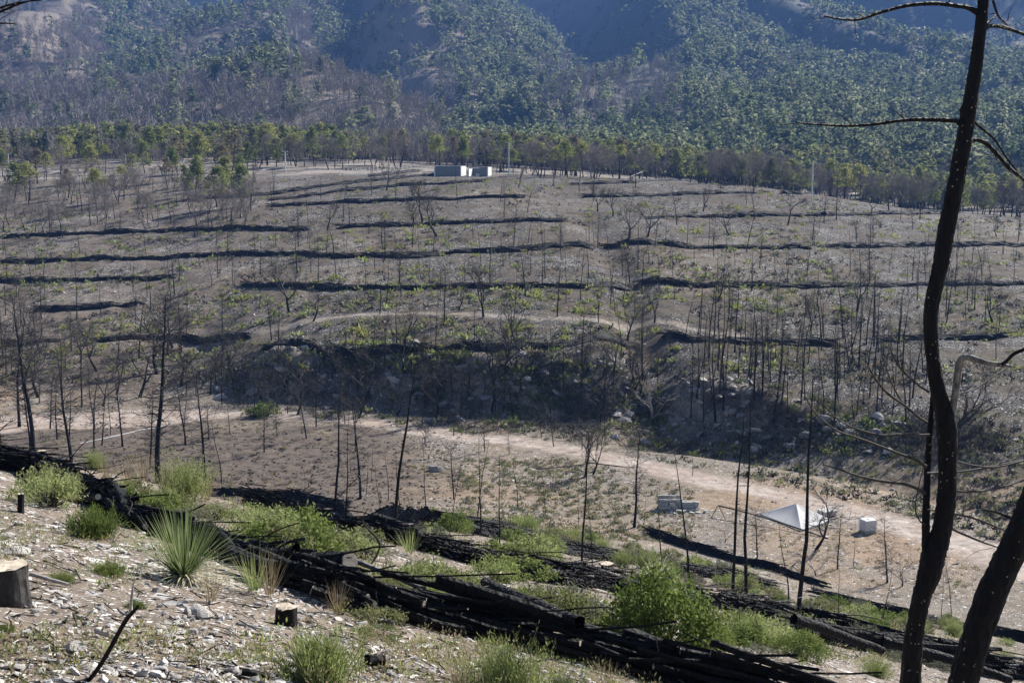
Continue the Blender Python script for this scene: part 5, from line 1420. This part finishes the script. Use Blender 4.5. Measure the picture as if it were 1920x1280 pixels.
# ------------------------------------------------------------------ hilltop: block walls, poles, fence posts
def top_at(px, d): 
    u = (px - 960) / FPX; y = float(U(u, T_CREST)) + d
    return onland(u * y, y)
def wall_box(root, name, a, b, h, t=.2, z0=0, mat=None):
    a, b = np.array(a, float), np.array(b, float); L = np.linalg.norm(b - a); m_ = MB()
    m_.box((*((a + b) / 2), z0 + h / 2), (L, t, h), math.atan2(b[1] - a[1], b[0] - a[0])); return m_.build(name, mat or (M_SHADE if name in ('front_wall', 'back_wall') else M_WHITE), root)
b0 = top_at(840, 9); wroot = thing("block_building", "roofless grey block building, the left one on the hilltop", "building", b0)
wall_box(wroot, "front_wall", (-2.9, 0), (2.9, .6), 2.6, z0=-.3); wall_box(wroot, "side_wall", (3.0, .7), (4.0, 5.2), 2.6, z0=-.3); wall_box(wroot, "back_wall", (-2.2, 5.5), (3.8, 5.4), 2.4, z0=-.3); wall_box(wroot, "side_wall", (-3.0, .2), (-2.3, 5.4), 2.5, z0=-.3)
wall_box(wroot, "tie_beam", (-2.9, -.01), (2.9, .59), .14, .23, 2.302); wall_box(wroot, "corner_column", (-2.98, -.02), (-2.78, -.02), 2.75, .24, -.3); wall_box(wroot, "corner_column", (2.85, .58), (3.1, .6), 2.85, .26, -.3)
b1 = top_at(897, 9); w2 = thing("block_building", "roofless white block building with doorways, the right one on the hilltop", "building", b1)
wall_box(w2, "front_wall", (.3, 0), (2.0, .15), 2.4, z0=-.3); wall_box(w2, "side_wall", (2.1, .2), (2.9, 4.6), 2.4, z0=-.3); wall_box(w2, "side_wall", (-2.2, .1), (-1.5, 4.6), 2.0, z0=-.3); wall_box(w2, "back_wall", (-1.4, 4.8), (2.8, 4.8), 2.3, z0=-.3)
wall_box(w2, "front_wall", (-.95, -.0), (-.55, 0), 2.0, z0=-.3); wall_box(w2, "lintel", (-2.2, -.0), (.28, 0), .22, .22, 1.75); wall_box(w2, "window_sill", (-.5, 0), (.28, 0), .9, .18, -.3); wall_box(w2, "corner_column", (2.0, .1), (2.25, .15), 2.55, .26, -.3)
def pole(px, top, d, label, arms=1, base=None):
    p = top_at(px, d) if base is None else G(px, base)
    q = at_depth(px, top, p[1]); h = q[2] - p[2]
    root = thing("utility_pole", label, "utility pole", p)
    MB().tube([(0, 0, -.3), (0, 0, h)], [.16, .11], 10).build("post", M_WHITE, root, True)
    for k in range(arms):
        c = MB(); c.box((0, -.16, h - .12 - .75 * k), (1.5 - .3 * k, .12, .14)); c.build("crossarm", M_WOOD, root)
        for x in (-.6, 0, .6):
            MB().tube([(x, -.16, h - .04 - .75 * k), (x, -.16, h + .06 - .75 * k), (x, -.16, h + .16 - .75 * k)], [.035, .06, .03], 8).build("insulator", M_CANVAS, root)
    return root
pole(954, 267, 8, "tall concrete utility pole just right of the block buildings")
pole(1519, 304, -14, "concrete utility pole beside the pale hilltop track")
pole(25, 288, 40, "utility pole by the left edge of the hilltop")
pole(243, 290, 30, "utility pole rising among the hilltop pines", 1)
pole(539, 284, 25, "utility pole with two crossarms left of the block buildings", 2)
FP = []
for k in range(18):
    px = 640 + 7.8 * k; p = top_at(px, 10 + 1.7 * k * (1 if k > 6 else .4))
    o = thing("fence_post", "x", "fence post", p); FP.append((o, k))
    MB().tube([(0, 0, -.2), (0, 0, 1.45), (0, 0, 1.5)], [.09, .085, .05], 8).build("post", M_CANVAS, o)
    MB().box((0, -.1, 1.2), (.05, .03, .06)).build("wire_clip", M_METAL, o)
for o, k in FP: tag(o, "white concrete fence post left of the block buildings, %s in its row from the left" % nth(k + 1), "fence post", "white fence posts on the hilltop")
p = top_at(1087, 14); o = thing("marker_post", "short orange painted post on the hilltop under bare trees", "post", p); MB().tube([(0, 0, -.2), (0, 0, 1.9)], [.14, .12], 8).build("shaft", M_RUST, o); MB().tube([(0, 0, 1.9), (0, 0, 1.98)], [.15, .06], 8).build("cap", M_RUST, o)
p = top_at(1190, 16); o = thing("lean_to_shed", "small white lean-to roof on the hilltop", "shed", p)
m_ = MB(); m_.box((0, 0, 1.3), (3.4, 2.0, .08), 0, 0, (0, -.38)); m_.build("roof", M_CANVAS, o)
for x, h in ((-1.5, .8), (1.5, 1.9)):
    for y in (-.85, .85): MB().tube([(x, y, -.3), (x, y, h)], .06, 6).build("post", M_WOOD, o)

# ------------------------------------------------------------------ labels that single each thing out
def px_of(o):
    a, b = to_px(np.array(o.location)); return float(a), float(b)
WORD = {"burnt pine": "burnt pine", "burnt sapling": "thin burnt sapling", "burnt oak": "spreading burnt oak", "pine tree": "green pine"}
for zone_key, items in ZONES.items():
    by = {}
    for o, proto in items: by.setdefault(o["category"], []).append(o)
    for cat, L in by.items():
        L.sort(key=lambda o: px_of(o)[0])
        for i, o in enumerate(L):
            o["label"] = "%s %s, %s from the left" % (WORD[cat], zone_key, nth(i + 1))
            o["group"] = "%ss %s" % (cat, zone_key)
bykey = {}
NAMEW = {"herb": "pale green herb clump", "low": "bright low shrub", "small": "dark green shrub", "feathery": "feathery upright bush", "sage": "grey green sage shrub"}
for o, key in SHRUBS: bykey.setdefault((key, NAMEW[o.name.split("_")[0]]), []).append(o)
for (key, nm), L in bykey.items():
    L.sort(key=lambda o: px_of(o)[0])
    for i, o in enumerate(L):
        o["label"] = "%s %s, %s from the left" % (nm, key, nth(i + 1)); o["group"] = "shrubs " + key
LOGS.sort(key=lambda o: px_of(o)[0])
for i, o in enumerate(LOGS): o["label"] = "charred log on the big barrier, %s from its upper left end" % nth(i + 1)
LM = [("the wide stump", (20, 1100)), ("the small lone stump", (533, 1165)), ("the forked branch", (200, 1220)), ("the round feathery bush", (592, 1240)), ("the spiky plant", (345, 1060)), ("the big broken rock", (148, 1215)), ("the broad flat slab", (378, 1158)), ("the largest leafy bush", (1240, 1200))]
rk = {}
for o in ROCKS:
    a, b = px_of(o); dd = [math.hypot(a - q[0], b - q[1]) for _, q in LM]; k = int(np.argmin(dd)); rk.setdefault(k, []).append((dd[k], o))
for k, L in rk.items():
    L.sort(key=lambda t: t[0])
    for i, (_, o) in enumerate(L): o["label"] = "loose pale rock near %s, %s closest to it" % (LM[k][0], nth(i + 1))

# ------------------------------------------------------------------ the air between here and the mountains
zmin = float(GZ.min()); zmax = float(GZ.max())
hx = float(np.abs(GX).max()) + 20
hz = MB(); hz.box((0, 980, (zmin - 1 + zmax + 25) / 2), (2 * hx, 2100, zmax + 26 - zmin))
ho = hz.build("haze", None); kind(ho, "stuff", "thin blue air haze over the valley")
hm = bpy.data.materials.new("air"); hm.use_nodes = True; ht = hm.node_tree; ht.nodes.clear()
out = ht.nodes.new("ShaderNodeOutputMaterial"); pv = ht.nodes.new("ShaderNodeVolumePrincipled")
pv.inputs["Color"].default_value = (.20, .42, 1.0, 1); pv.inputs["Density"].default_value = .00017; pv.inputs["Anisotropy"].default_value = .1
ht.links.new(pv.outputs[0], out.inputs["Volume"])
ho.data.materials.clear(); ho.data.materials.append(hm)
